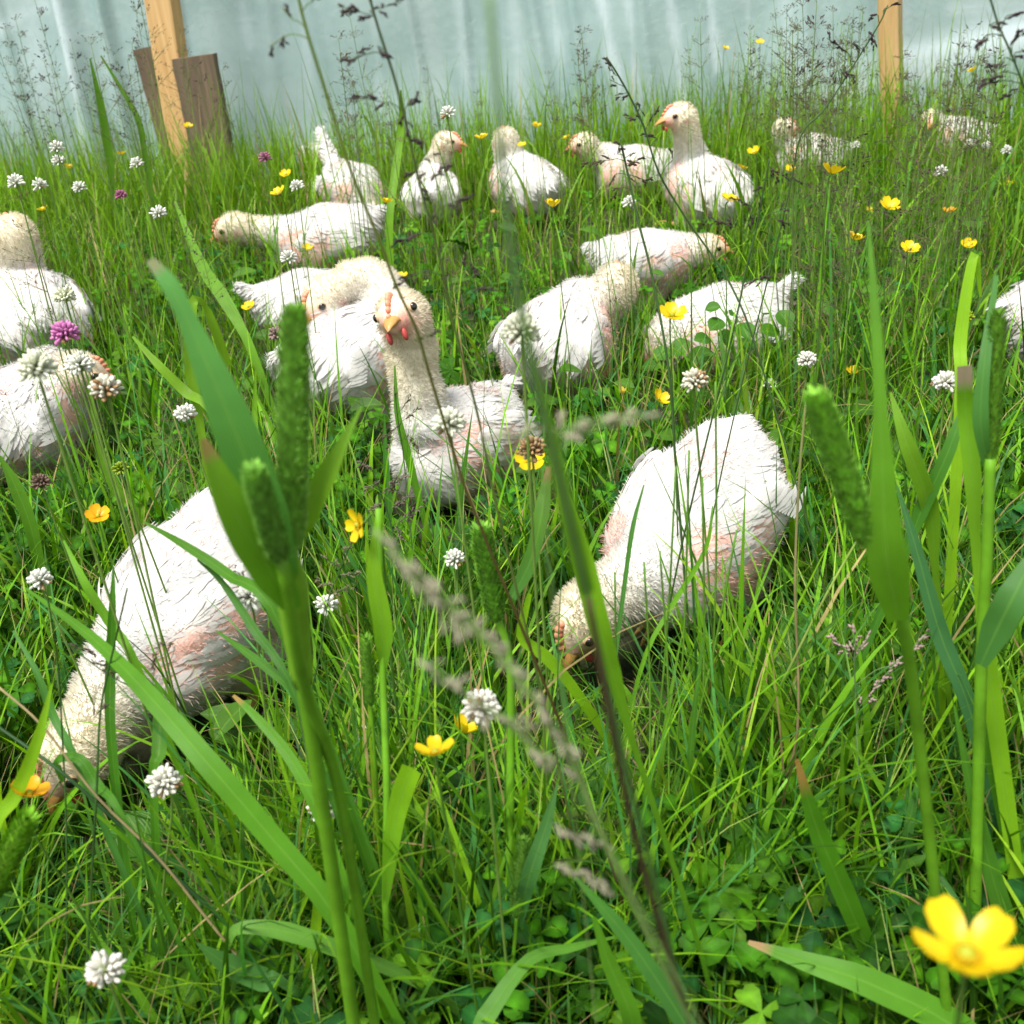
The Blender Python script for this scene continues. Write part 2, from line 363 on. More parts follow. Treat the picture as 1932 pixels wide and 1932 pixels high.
# ------------------------------------------------------------------ chickens
def surface_nets(Fd, origin, h):
    nx, ny_, nz = Fd.shape; acc = np.zeros((nx - 1, ny_ - 1, nz - 1, 3)); cnt = np.zeros((nx - 1, ny_ - 1, nz - 1))
    def cr(o): return Fd[o[0]:nx - 1 + o[0], o[1]:ny_ - 1 + o[1], o[2]:nz - 1 + o[2]]
    for ax in range(3):
        for u in (0, 1):
            for v in (0, 1):
                o = [0, 0, 0]; o[(ax + 1) % 3] = u; o[(ax + 2) % 3] = v; o2 = list(o); o2[ax] = 1
                fa, fb = cr(o), cr(o2); mk = (fa < 0) != (fb < 0); t_ = np.where(mk, fa / np.where(mk, fa - fb, 1), 0)
                for a in range(3): acc[..., a] += np.where(mk, o[a] + (t_ if a == ax else 0), 0)
                cnt += mk
    act = cnt > 0; idx = -np.ones(act.shape, int); idx[act] = np.arange(act.sum()); g = np.argwhere(act)
    V = (g + acc[act] / cnt[act][:, None]) * h + origin; F = []
    for ax in range(3):
        b1, b2 = (ax + 1) % 3, (ax + 2) % 3
        A = np.moveaxis(Fd, (ax, b1, b2), (0, 1, 2)); Ix = np.moveaxis(idx, (ax, b1, b2), (0, 1, 2))
        s0 = A[:-1, 1:-1, 1:-1] < 0; s1 = A[1:, 1:-1, 1:-1] < 0; e = np.argwhere(s0 != s1)
        if not len(e): continue
        i, j, k = e[:, 0], e[:, 1] + 1, e[:, 2] + 1
        q = np.stack([Ix[i, j - 1, k - 1], Ix[i, j, k - 1], Ix[i, j, k], Ix[i, j - 1, k]], 1)
        fl = ~s0[e[:, 0], e[:, 1], e[:, 2]]; q[fl] = q[fl][:, ::-1]; F.append(q)
    return V, np.concatenate(F)
def sd_ell(p, c, Rm, r):
    q = (p - c) @ Rm.T; r = np.asarray(r); k0 = np.linalg.norm(q / r, axis=-1); k1 = np.linalg.norm(q / r ** 2, axis=-1) + 1e-9
    return k0 * (k0 - 1) / k1
def sd_cone(p, a, b_, ra, rb):
    ab = b_ - a; t_ = np.clip(((p - a) @ ab) / (ab @ ab), 0, 1); return np.linalg.norm(p - a - t_[..., None] * ab, axis=-1) - (ra + (rb - ra) * t_)
def frame(f, up=(0, 0, 1)):
    f = nrm(f); s = nrm(np.cross(up, f)); u = np.cross(f, s); return np.stack([f, s, u])        # rows
def vnoise(p, sc, seed):
    r_ = np.random.default_rng(seed); o = np.zeros(len(p))
    for k in range(7):
        d = r_.normal(size=3) * sc; o += np.sin(p @ d + r_.uniform(0, 6.3))
    return o / 3.7
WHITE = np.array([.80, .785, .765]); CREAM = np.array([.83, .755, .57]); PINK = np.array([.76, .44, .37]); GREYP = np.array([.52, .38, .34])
FOOT = []           # footprints that keep the sward from growing through the birds
BIRDS = []
def cards(P0, Nn, D, L, Wd, C, lift, curl=.25):
    """small curved feathers: base P0, surface normal Nn, direction D; all arrays"""
    n_ = len(P0); D = D - (D * Nn).sum(1)[:, None] * Nn; D /= np.linalg.norm(D, axis=1)[:, None] + 1e-9
    Dl = D + Nn * lift[:, None]; Dl /= np.linalg.norm(Dl, axis=1)[:, None]; sd = np.cross(Nn, D)
    prof = ((0, .35, 0), (.35, 1, 1), (.75, .8, .9), (1, .12, 0)); rows = []
    for f, w, a in prof:
        c0 = P0 + Dl * (L * f)[:, None] - Nn * (L * curl * f * f * .5)[:, None] + Nn * .0008
        rows += [c0 - sd * (Wd * w * .5)[:, None], c0 + sd * (Wd * w * .5)[:, None]]
    V = np.stack(rows, 1).reshape(-1, 3); b0 = np.arange(n_) * 8
    F = np.concatenate([np.stack([b0 + 2 * k, b0 + 2 * k + 1, b0 + 2 * k + 3, b0 + 2 * k + 2], 1) for k in range(3)])
    return V, F, np.repeat(C, 8, 0)
def hairs(P0, D, L, Wd, C):
    n_ = len(P0); rv = rng.normal(size=(n_, 3)); sd = np.cross(D, rv); sd /= np.linalg.norm(sd, axis=1)[:, None] + 1e-9
    g = np.array([0, 0, -1.0]); V = np.stack([P0 - sd * (Wd * .5)[:, None], P0 + sd * (Wd * .5)[:, None], P0 + D * (L * .6)[:, None] + sd * (Wd * .3)[:, None], P0 + D * L[:, None] + g * (L * .18)[:, None]], 1).reshape(-1, 3)
    b0 = np.arange(n_) * 4; return V, np.stack([b0, b0 + 1, b0 + 2, b0 + 3], 1), np.repeat(C, 4, 0)

def chicken(label, body, z, head_deg, bpitch, head, hdy, beak, S_=1.0, arr='up', legs=True, near=1.0, pink=1.0, tail=.5, seed=1, hup=(0, 0, 1), bend=None):
    """body, head: picture readings; z height of the body's middle; hdy: the head's ground distance less the body's;
       beak: world direction; near: how fine its feathers are"""
    B = P(body[0], body[1], z); hd = R(head_deg); bp = R(bpitch)
    f = np.array([math.cos(hd) * math.cos(bp), math.sin(hd) * math.cos(bp), math.sin(bp)]); Bf = frame(f); fx, sy, uz = Bf
    H = Q(head[0], head[1], B[1] + hdy); bk = nrm(beak); s = S_
    loc = lambda x, y, z_: B + s * (x * fx + y * sy + z_ * uz)
    Hf = frame(bk if abs(bk[2]) < .95 else nrm(bk + [.1, .1, 0]), up=np.array(hup, float))
    p0 = loc(.060, 0, .035 if arr != 'line' else .022); Lh = np.linalg.norm(H - p0)
    p1 = p0 + ((fx * .5 + uz * .5) if arr != 'line' else (fx * .9 + uz * .05)) * Lh * .35
    p3 = H - bk * .010 * s - Hf[2] * .006 * s
    p2 = {'up': p3 + np.array([0, 0, -.38 * Lh]) - bk * .08 * Lh, 'line': p3 - bk * .0 * Lh + (p0 - H) * .3 + np.array([0, 0, .0]), 'over': p3 + np.array([0, 0, .35 * Lh]) - bk * .1 * Lh}[arr]
    if bend is not None: p2 = p2 + np.array(bend) * s
    ts = np.linspace(0, 1, 8)[:, None]; neck = (1 - ts) ** 3 * p0 + 3 * (1 - ts) ** 2 * ts * p1 + 3 * (1 - ts) * ts ** 2 * p2 + ts ** 3 * p3
    nr = np.array([.036, .030, .0255, .0228, .0212, .0204, .0203, .0208]) * s
    prim = []       # (region, function)
    E = lambda reg, c, r, Rm=Bf: prim.append((reg, lambda p: sd_ell(p, c, Rm, np.array(r) * s)))
    E(0, loc(-.012, 0, .002), (.092, .074, .075)); E(0, loc(.040, 0, -.008), (.060, .064, .064)); E(0, loc(-.068, 0, .008), (.050, .060, .056)); E(0, loc(-.088, 0, .028), (.034, .042, .036))
    for sgn in (-1, 1):
        wr_ = frame(fx + sy * (-.10 * sgn) + uz * .10, up=uz); E(0, loc(-.012, sgn * .054, .006), (.068, .019, .042), wr_)
        E(2, loc(-.012, sgn * .038, -.060), (.038, .026, .045))
    prim.append((0, lambda p: sd_cone(p, loc(-.095, 0, .022), loc(-.118 - .035 * tail, 0, .040 + .06 * tail), .026 * s, .009 * s)))
    for i in range(7): prim.append((0 if i < 1 else 1, lambda p, i=i: sd_cone(p, neck[i], neck[i + 1], nr[i], nr[i + 1])))
    prim.append((1, lambda p: sd_ell(p, H, Hf, np.array((.032, .0245, .0258)) * s)))
    prim.append((1, lambda p: sd_cone(p, H, H + (Hf[0] * .030 - Hf[2] * .004) * s, .020 * s, .011 * s)))
    ks = .006 * s; h = .0042 * s / (.55 + .45 * near) 
    pts = np.vstack([neck, [loc(-.21, 0, .1), loc(.12, 0, 0), loc(0, .1, -.11), loc(0, -.1, -.11), loc(0, .1, .1), loc(0, -.1, .1), loc(-.12, .06, 0), loc(-.12, -.06, 0)], [H + .055 * s, H - .055 * s]])
    lo = pts.min(0) - .03 * s; hi = pts.max(0) + .03 * s; n3_ = np.ceil((hi - lo) / h).astype(int) + 1
    G = lo + np.stack(np.meshgrid(*[np.arange(k) * h for k in n3_], indexing='ij'), -1)
    def field(p, w=False):
        e = [np.exp(np.clip(-fn(p) / ks, -60, 60)) for _, fn in prim]; tot = sum(e); d = -ks * np.log(tot)
        d = d + .0032 * s * vnoise((p.reshape(-1, 3) - B) / s, 52, seed).reshape(d.shape) * (np.linalg.norm(p - H, axis=-1) > .05 * s)
        if not w: return d
        reg = np.array([r_ for r_, _ in prim]); return d, np.stack([sum(e[i] for i in range(len(e)) if reg[i] == k) / tot for k in range(3)], -1)
    V, Fq = surface_nets(field(G), lo, h)
    V = V + np.clip(-field(V), -h, h)[:, None] * 0
    _, wt = field(V, True); q = (V - B) @ Bf.T / s            # body-frame coordinates
    # bare patches: shoulders, behind the wings, vent and breast
    def bare(q, wt):
        b_ = np.zeros(len(q)); nz1 = vnoise(q, 55, seed) * .30
        for c, r_, a in (((.052, .058, .010), (.036, .038, .044), 1.0), ((-.008, .078, .004), (.042, .036, .050), 1.0), ((.075, .02, .01), (.02, .02, .03), .7), ((-.03, .018, .072), (.045, .016, .03), .5), ((-.03, .06, -.040), (.05, .04, .014), .8), ((-.078, .05, -.004), (.035, .03, .020), .75), ((.075, 0, -.005), (.03, .022, .05), .55), ((-.12, 0, .020), (.03, .05, .03), .5), ((0, .05, -.045), (.06, .04, .018), .8)):
            d = np.stack([q[:, 0] - c[0], np.abs(q[:, 1]) - c[1], q[:, 2] - c[2]], 1) / np.array(r_)
            b_ = np.maximum(b_, a * np.clip(1.9 * (1.2 - np.linalg.norm(d, axis=1) + nz1), 0, 1))
        return np.clip(b_ * pink * 1.3, 0, 1) * (1 - wt[:, 1] * .92)
    def colour(q, wt, V):
        b_ = bare(q, wt)[:, None]; nk = (np.clip(wt[:, 1], 0, 1) ** 1.3 * np.clip((np.linalg.norm(V - p0, axis=1) / s - .020) / .075, 0, 1))[:, None]
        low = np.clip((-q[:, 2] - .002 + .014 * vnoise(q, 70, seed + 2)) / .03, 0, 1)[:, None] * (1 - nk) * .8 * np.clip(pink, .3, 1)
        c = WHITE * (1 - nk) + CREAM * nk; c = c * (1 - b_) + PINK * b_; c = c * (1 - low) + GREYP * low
        hq = (V - H) @ Hf.T / s
        face = np.clip(1.3 * np.exp(-(((hq[:, 0] - .028) / .018) ** 2 + ((np.abs(hq[:, 1]) - .008) / .015) ** 2 + ((hq[:, 2] + .006) / .018) ** 2)), 0, 1)[:, None]
        ear = np.exp(-(((hq[:, 0] + .008) / .007) ** 2 + ((np.abs(hq[:, 1]) - .026) / .008) ** 2 + ((hq[:, 2] + .010) / .006) ** 2))[:, None]
        c = c * (1 - face * .9) + np.array([.68, .25, .18]) * face * .9; c = c * (1 - ear * .7) + np.array([.70, .27, .25]) * ear * .7
        return c
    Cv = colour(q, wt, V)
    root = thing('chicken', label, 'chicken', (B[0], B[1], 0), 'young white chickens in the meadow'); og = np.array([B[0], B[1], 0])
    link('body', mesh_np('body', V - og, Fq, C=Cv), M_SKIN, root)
    # scatter feathers and down
    e1, e2 = V[Fq[:, 2]] - V[Fq[:, 0]], V[Fq[:, 3]] - V[Fq[:, 1]]; nn = np.cross(e1, e2); ar = np.linalg.norm(nn, axis=1) / 2; nn /= (2 * ar[:, None] + 1e-12)
    def sample(n_, wgt):
        p_ = ar * wgt; fi = rng.choice(len(Fq), n_, p=p_ / p_.sum()); u, v = rng.uniform(size=(2, n_, 1)); c = V[Fq[fi]]
        return (c[:, 0] * (1 - u) * (1 - v) + c[:, 1] * u * (1 - v) + c[:, 2] * u * v + c[:, 3] * (1 - u) * v), nn[fi], fi
    wf = wt[Fq[:, 0]]; bf = bare(q[Fq[:, 0]], wt[Fq[:, 0]]); qf = q[Fq[:, 0]]
    nf = int(9500 * near + 1200)
    p_, n_, fi = sample(nf, np.clip(1 - wf[:, 1] * 1.5, 0, 1) * (1 - bf * .95) * (1 - .85 * np.clip((-qf[:, 2] - .012) / .03, 0, 1)) * (1 - .8 * ((np.abs(qf[:, 1]) > .055) & (qf[:, 0] > -.07) & (qf[:, 0] < .05) & (np.abs(qf[:, 2] - .01) < .035))))
    side_ = np.sign(q[Fq[fi, 0], 1])[:, None]
    D = -fx + sy * side_ * .10 - uz * .35 * np.clip(np.abs(q[Fq[fi, 0], 1]) / .05, 0, 1)[:, None] + rng.normal(size=(nf, 3)) * .16
    wing = (np.abs(qf[fi, 1]) > .045) & (qf[fi, 2] > -.03)
    tuft = rng.uniform(size=nf) < .05; L = rng.uniform(.012, .019, nf) * np.where(tuft, 1.45, 1) * s * np.where(wing, 1.35, 1) * (1 - .3 * near + .3); Wd = L * rng.uniform(.13, .24, nf)
    cc = WHITE * rng.uniform(.93, 1.04, (nf, 1)); cc = cc * (1 - .12 * bf[fi][:, None]) + PINK * .12 * bf[fi][:, None]
    fv = [cards(p_, n_, D, L, Wd, cc, np.where(tuft, rng.uniform(.02, .16, nf), rng.uniform(.0, .07, nf)), .42)]
    # folded wings: each a part of its own with rows of coverts and long flight feathers
    for sgn in (-1, 1):
        wf_ = frame(fx + sy * (-.12 * sgn) - uz * .10, up=uz + sy * sgn * -.15); wc = loc(-.012, sgn * .066, .017); wr3 = np.array((.062, .013, .034)) * s
        mb = MB(); mb.blob(wc, wr3, (1, 1, 1), 20, 14, wf_); WV = np.array(mb.V); wq = (WV - wc) @ wf_.T / wr3
        nzw = vnoise(WV - B, 90, seed + sgn) * .45; pk = np.clip((1.05 - np.hypot((wq[:, 0] - .0) / .55, (wq[:, 2] + .05) / 1.0) + nzw) * 1.6, 0, 1)[:, None] * min(1, pink); mb.C = list(WHITE * (1 - pk) + PINK * pk)
        wo = mb.build('wing', M_SKIN, root, og)
        rows = int(6 + 6 * near); per = int(9 + 13 * near); gx, gz = np.meshgrid(np.linspace(.92, -.45, rows), np.linspace(.88, -.88, per), indexing='ij'); gx = (gx + rng.normal(0, .03, gx.shape)).ravel(); gz = (gz + np.tile((np.arange(rows) % 2)[:, None] * .9 / per, (1, per)).reshape(gz.shape) + rng.normal(0, .03, gz.shape)).ravel()
        rr_ = np.sqrt(np.clip(1 - gx ** 2 - gz ** 2, .0, 1)); kk = (gx ** 2 + gz ** 2 < .98); gapn = vnoise(np.stack([gx * .06, gz * .04, gx * 0], 1), 90, seed + 5 + sgn) * .3
        kk &= ~((np.hypot((gx - .10) / .42, (gz + .05) / .9) < .85 + gapn) & (rng.uniform(size=len(gx)) < .88 * min(1, pink)))
        gx, gz, rr_ = gx[kk], gz[kk], rr_[kk]; k_ = len(gx)
        w0 = wc + (gx[:, None] * wr3[0]) * wf_[0] + (rr_[:, None] * wr3[1] * sgn) * wf_[1] + (gz[:, None] * wr3[2]) * wf_[2]
        jn = sgn * wf_[1] + gx[:, None] * .35 * wf_[0] + gz[:, None] * .55 * wf_[2]; jn /= np.linalg.norm(jn, axis=1)[:, None]
        D = -wf_[0] - wf_[2] * (.25 + .25 * gz[:, None]) + rng.normal(size=(k_, 3)) * .10
        wfv = [cards(w0, jn, D, rng.uniform(.015, .022, k_) * s, rng.uniform(.0035, .006, k_) * s, WHITE * rng.uniform(.95, 1.02, (k_, 1)), rng.uniform(.06, .20, k_), .30)]
        k_ = 11; a = np.linspace(0, 1, k_)[:, None]; w0 = wc - wf_[0] * wr3[0] * (.30 + .35 * a) + wf_[1] * sgn * wr3[1] * (.9 + .25 * a) + wf_[2] * wr3[2] * (.70 - 1.25 * a)
        jn = np.tile(nrm(sgn * wf_[1] + wf_[2] * .2), (k_, 1)); D = -wf_[0] - wf_[1] * sgn * .28 + wf_[2] * (.30 * (a - .35) - .10) + rng.normal(size=(k_, 3)) * .10
        wfv.append(cards(w0, jn, D, np.full(k_, .036 * s) * rng.uniform(.8, 1.1, k_), np.full(k_, .0062 * s), np.tile(WHITE, (k_, 1)), rng.uniform(.0, .12, k_), .40))
        k = 0; Vs, Fs, Cs = [], [], []
        for a_, b_, c_ in wfv: Vs.append(a_); Fs.append(b_ + k); Cs.append(c_); k += len(a_)
        link('wing_feathers', mesh_np('wing_feathers', np.concatenate(Vs) - og, np.concatenate(Fs), C=np.concatenate(Cs)), M_FEATHER, wo, kind='stuff')
    k_ = 18; w0 = np.tile(loc(-.100 - .028 * tail, 0, .034 + .04 * tail), (k_, 1)) + rng.normal(size=(k_, 3)) * .004 * s; D = -fx * .8 + uz * (.2 + tail) + sy * rng.uniform(-.35, .35, (k_, 1)) + rng.normal(size=(k_, 3)) * .12
    jn = np.tile(nrm(uz + fx * .6), (k_, 1)); fv.append(cards(w0, jn, D, rng.uniform(.010, .016 + .022 * tail, k_) * s, np.full(k_, .006 * s), np.tile(WHITE, (k_, 1)), np.zeros(k_), .1))
    def merge(lst):
        k = 0; Vs, Fs, Cs = [], [], []
        for a, b_, c in lst: Vs.append(a); Fs.append(b_ + k); Cs.append(c); k += len(a)
        return np.concatenate(Vs), np.concatenate(Fs), np.concatenate(Cs)
    a, b_, c = merge(fv); link('feathers', mesh_np('feathers', a - og, b_, C=c, smooth=True), M_FEATHER, root, kind='stuff')
    nh = int(9000 * near + 1800)
    p_, n_, fi = sample(nh, .09 + wf[:, 1] * 1.1 + bf * .05)
    hq = (p_ - H) @ Hf.T / s; keep = ~((hq[:, 0] > .020) & (np.linalg.norm(hq, axis=1) < .05)) & ~((np.abs(hq[:, 1]) < .006) & (hq[:, 2] > .012) & (hq[:, 0] > -.004) & (hq[:, 0] < .05)) & ~((np.abs(hq[:, 1]) > .014) & (np.hypot(hq[:, 0] - .017, hq[:, 2] - .006) < .0095)); p_, n_, fi = p_[keep], n_[keep], fi[keep]; nh = len(p_)
    nk = wf[fi, 1][:, None]; D = n_ * (.75 + .3 * rng.uniform(size=(nh, 1))) - fx * .6 * (1 - nk) - bk * .5 * nk + rng.normal(size=(nh, 3)) * .28; D /= np.linalg.norm(D, axis=1)[:, None]
    hc = colour(q[Fq[fi, 0]], wt[Fq[fi, 0]], p_); hc = np.clip(hc * .85 + np.array([.86, .83, .76]) * .15, 0, .9) * rng.uniform(.9, 1.04, (nh, 1))
    a, b_, c = hairs(p_, D, rng.uniform(.005, .0095, nh) * s, np.full(nh, .00075 / (.35 + .65 * near)), hc)
    link('down', mesh_np('down', a - og, b_, C=c, smooth=False), M_FEATHER, root, kind='stuff')
    # beak, comb, eyes, wattles
    hl = lambda x, y, z_: H + s * (x * Hf[0] + y * Hf[1] + z_ * Hf[2])
    mb = MB(); n_ = 8
    def beakhalf(y0, z0, y1, zt, L_, w, hgt, sgn):
        V_, F_ = [], []
        for i, f_ in enumerate((0, .4, .75, 1)):
            wy = w * 1.22 * (1 - f_ ** 1.6) + .0008; hz = hgt * (1 - f_ ** 1.8) + .0008
            for k in range(n_):
                th = math.pi * k / (n_ - 1); V_.append(hl(.032 + L_ * f_, wy * math.cos(th), z0 - zt * f_ * f_ + sgn * hz * math.sin(th)))
        F_ = [(i * n_ + k, i * n_ + (k + 1) % n_, (i + 1) * n_ + (k + 1) % n_, (i + 1) * n_ + k) for i in range(3) for k in range(n_)]
        mb.add(V_, F_ + [tuple(range(3 * n_, 4 * n_))], (1, 1, 1))
    beakhalf(0, -.003, 0, .007, .027, .0095, .0095, 1); beakhalf(0, -.0035, 0, .004, .020, .008, .005, -1)
    mb.build('beak', M_BEAK, root, og)
    mb = MB(); ncb = 6; cz = .62 if near > .8 else .4
    for k in range(ncb):
        f_ = k / (ncb - 1); mb.blob(hl(.040 - .026 * f_, 0, .006 + .022 * math.sin(min(1, f_ * 1.1) * 1.5) - .003 * (1 - cz)), np.array((.0050, .0030 + .0012 * f_, (.0055 + .0035 * math.sin(f_ * 3.1)) * cz)) * s, (1, 1, 1), 7, 5, Hf)
    mb.build('comb', M_COMB, root, og)
    for sgn in (-1, 1):
        ep = hl(.017, sgn * .0232, .006); en = nrm(Hf[1] * sgn + Hf[0] * .35)
        mb = MB(); ef = frame(en); mb.blob(ep - en * .001 * s, np.array((.0038, .0072, .0066)) * s, (1, 1, 1), 12, 6, ef); o = mb.build('eye_ring', M_RING, root, og)
        mb = MB(); mb.blob(ep + en * .0012 * s, np.array((.0042, .0054, .0052)) * s, (1, 1, 1), 12, 7, ef); mb.build('eye', M_EYE, root, og)
        mb = MB(); mb.blob(hl(.036, sgn * .010, -.020), np.array((.0046, .0034, .0078)) * s * (1 if near > .8 else .7), (1, 1, 1), 9, 6, Hf); mb.build('wattle', M_WATTLE, root, og)
    if legs:
        for sgn in (-1, 1):
            hip = loc(-.005, sgn * .038, -.075); foot = np.array([hip[0] + f[0] * .03 * s, hip[1] + f[1] * .03 * s, .010]); hock = hip * .5 + foot * .5 - np.array([f[0], f[1], 0]) * .022 * s
            if hip[2] < .035: foot = hip + np.array([f[0], f[1], 0]) * .07 * s; foot[2] = .012; hock = hip * .6 + foot * .4; hock[2] = .02
            mb = MB(); mb.tube(curve([hip, hock, foot], 9), np.linspace(.009, .0052, 9) * s, (1, 1, 1), 8)
            for an, L_ in ((-.55, .034), (0, .042), (.55, .034), (math.pi, .018)):
                dr = np.array([math.cos(hd + an), math.sin(hd + an), 0]); mb.tube(curve([foot, foot + dr * L_ * s * .55 + [0, 0, .004], foot + dr * L_ * s - [0, 0, .006]], 6), np.array([.0045, .0044, .004, .0036, .003, .0012]) * s, (1, 1, 1), 6)
            mb.build('leg', M_LEG, root, og)
    FOOT.append((B[0], B[1], hd, .125 * s, .075 * s)); BIRDS.append((B, H, f, s))
    return root

def down(a, d): return (math.cos(R(a)), math.sin(R(a)), d)
chicken('white chicken at lower left bending its head down to peck', (356, 1160), .112, 236, -20, (140, 1420), -.125, down(222, -1.0), .93, 'line', near=1, pink=.75, tail=0, seed=3)
chicken('white chicken with pink wing patches pecking, right of the middle', (1302, 1008), .12, 226, -20, (1103, 1163), -.062, down(215, -1.3), .90, 'line', near=1, pink=1.15, tail=0, seed=5)
chicken('white chicken facing the camera with raised neck and red wattles', (862, 842), .066, 236, 10, (757, 594), -.05, down(255, .16), .93, 'up', False, 1, 1.0, .3, 7, hup=(-.28, 0, 1))
chicken('plump white chicken behind the one that faces the camera', (678, 675), .095, 40, 5, (612, 562), .075, down(215, -.6), 1.0, 'over', False, .6, .8, .2, 8, bend=(.075, 0, .02))
chicken('white chicken with fanned tail at left of the plump one', (585, 575), .07, 20, 0, (700, 560), .05, down(20, -.2), .8, 'line', False, .45, .6, .5, 9)
chicken('white chicken seen from behind, neck drawn up, centre right', (1058, 648), .085, 62, 4, (1163, 532), .045, down(80, .0), .96, 'up', True, .6, 1.0, .3, 10)
chicken('white chicken lying low with its head turned right', (1222, 498), .06, 8, 0, (1338, 468), .0, down(-5, -.15), .82, 'line', False, .35, 1, .2, 11)
chicken('white chicken half hidden by clover leaves near the centre right', (1350, 632), .04, 195, 0, (1245, 645), -.03, down(200, -.6), .95, 'line', False, .35, .9, .4, 12)
chicken('large white chicken at the left edge with its head held high', (62, 600), .105, 115, 10, (24, 440), .03, down(120, .0), 1.12, 'up', True, .6, .9, .1, 13)
chicken('white chicken behind clover flowers at the left edge below the tall one', (55, 790), .085, 70, 5, (150, 705), .02, down(20, -.4), 1.0, 'up', True, .6, 1.1, .1, 14)
chicken('white chicken lying stretched out facing left', (610, 458), .056, 180, 0, (437, 430), -.02, down(186, -.35), 1.05, 'line', False, .35, .9, .2, 15)
chicken('white chicken with pointed raised tail at back left of the flock', (668, 362), .075, -60, -5, (700, 395), -.08, down(-60, -1), .92, 'line', False, .2, .8, 1.6, 16)
chicken('white chicken at the back looking right behind a clover flower', (818, 368), .075, 85, 10, (844, 268), .02, down(-8, -.15), .86, 'up', True, .2, .8, .2, 17)
chicken('white chicken at the back with its back turned and neck raised', (988, 352), .08, 115, 12, (953, 262), .04, down(100, .05), .95, 'up', True, .25, 1, .1, 18)
chicken('white chicken at the back facing left in the grass', (1195, 330), .06, 165, 5, (1100, 272), .0, down(190, -.1), .9, 'up', False, .2, 1, .2, 19)
chicken('white chicken standing tallest at the back looking left', (1330, 358), .09, 125, 22, (1282, 219), .0, down(188, -.08), .93, 'up', True, .25, .8, .1, 20)
chicken('white chicken far back at right with its head up', (1524, 298), .065, 170, 10, (1482, 240), .0, down(-30, -.1), .74, 'up', False, .15, .8, .2, 21)
chicken('white chicken farthest right by the wooden post', (1800, 264), .06, 170, 10, (1757, 224), .0, down(240, -.3), .72, 'up', False, .15, .9, .2, 22)
chicken('white chicken resting deep in the grass at back left', (600, 300), .04, 190, 0, (590, 283), .0, down(200, -.1), .6, 'up', False, .15, .8, .2, 23)
chicken('white chicken cut off by the right edge', (2055, 600), .08, 10, 5, (2080, 560), .0, down(0, 0), 1.0, 'up', False, .35, .8, .2, 24)

# ------------------------------------------------------------------ the sward
FT = np.array(FOOT)
def inside(x, y, k=1.0):
    r_ = np.zeros(len(x), bool)
    for bx, by, h_, a, b_ in FT:
        u = (x - bx) * math.cos(h_) + (y - by) * math.sin(h_); v = -(x - bx) * math.sin(h_) + (y - by) * math.cos(h_)
        r_ |= (u / (a * k)) ** 2 + (v / (b_ * k)) ** 2 < 1
    return r_
def by_head(x, y):
    r_ = np.zeros(len(x), bool)
    for B, H, f, s in BIRDS[:3]:
        d = -H[:2] / np.linalg.norm(H[:2]); t_ = (x - H[0]) * d[0] + (y - H[1]) * d[1]; w_ = np.abs((x - H[0]) * d[1] - (y - H[1]) * d[0]); r_ |= (t_ > -.05) & (t_ < .26) & (w_ < .065)
    return r_
def in_front(x, y):
    """on the camera's side of a near bird, where the sward is grazed and trodden short"""
    r_ = np.zeros(len(x), bool)
    for (B, H, f, s), (bx, by, h_, a, b_) in zip(BIRDS, FT):
        dd = .20 if by < 1.3 else .22
        d = np.array([-bx, -by]) / math.hypot(bx, by); t_ = (x - bx) * d[0] + (y - by) * d[1]; w_ = np.abs((x - bx) * d[1] - (y - by) * d[0])
        r_ |= (t_ > 0) & (t_ < dd) & (w_ < .12 * s)
        t_ = (x - H[0]) * d[0] + (y - H[1]) * d[1]; w_ = np.abs((x - H[0]) * d[1] - (y - H[1]) * d[0])
        r_ |= (t_ > -.02) & (t_ < .14) & (w_ < .05)
    return r_
def scatter(n_, d0, d1, pw=1.0):
    u = rng.uniform(size=n_)
    D = np.exp(np.log(d0) + u * (np.log(d1) - np.log(d0))) if pw == 1 else (d0 ** (1 - pw) + u * (d1 ** (1 - pw) - d0 ** (1 - pw))) ** (1 / (1 - pw))
    x = rng.uniform(-1, 1, n_) * (D * .72 + .22); y = D
    k = y < TA[1] + (x - TA[0]) * (TB[1] - TA[1]) / (TB[0] - TA[0]) - .03
    return x[k], y[k]
PAL = np.array([(.115, .285, .010), (.185, .390, .012), (.050, .150, .012), (.060, .210, .042), (.25, .42, .022), (.130, .330, .010)])
def palette(n_, y, dry=.03):
    c = PAL[rng.choice(6, n_, p=[.26, .16, .24, .14, .05, .15])] * rng.uniform(.6, 1.3, (n_, 1))
    far = np.clip((y - 1.3) / 1.5, 0, 1)[:, None]; c = c * (1 - far * .6) + np.array([.225, .405, .014]) * far * .6 * rng.uniform(.7, 1.2, (n_, 1))
    if dry > .2: k = rng.uniform(size=n_) < .45; c[k] = np.array([.36, .46, .12]) * rng.uniform(.6, 1.2, (k.sum(), 1))
    k = rng.uniform(size=n_) < dry; c[k] = np.array([.36, .28, .12]) * rng.uniform(.6, 1.2, (k.sum(), 1)); return c
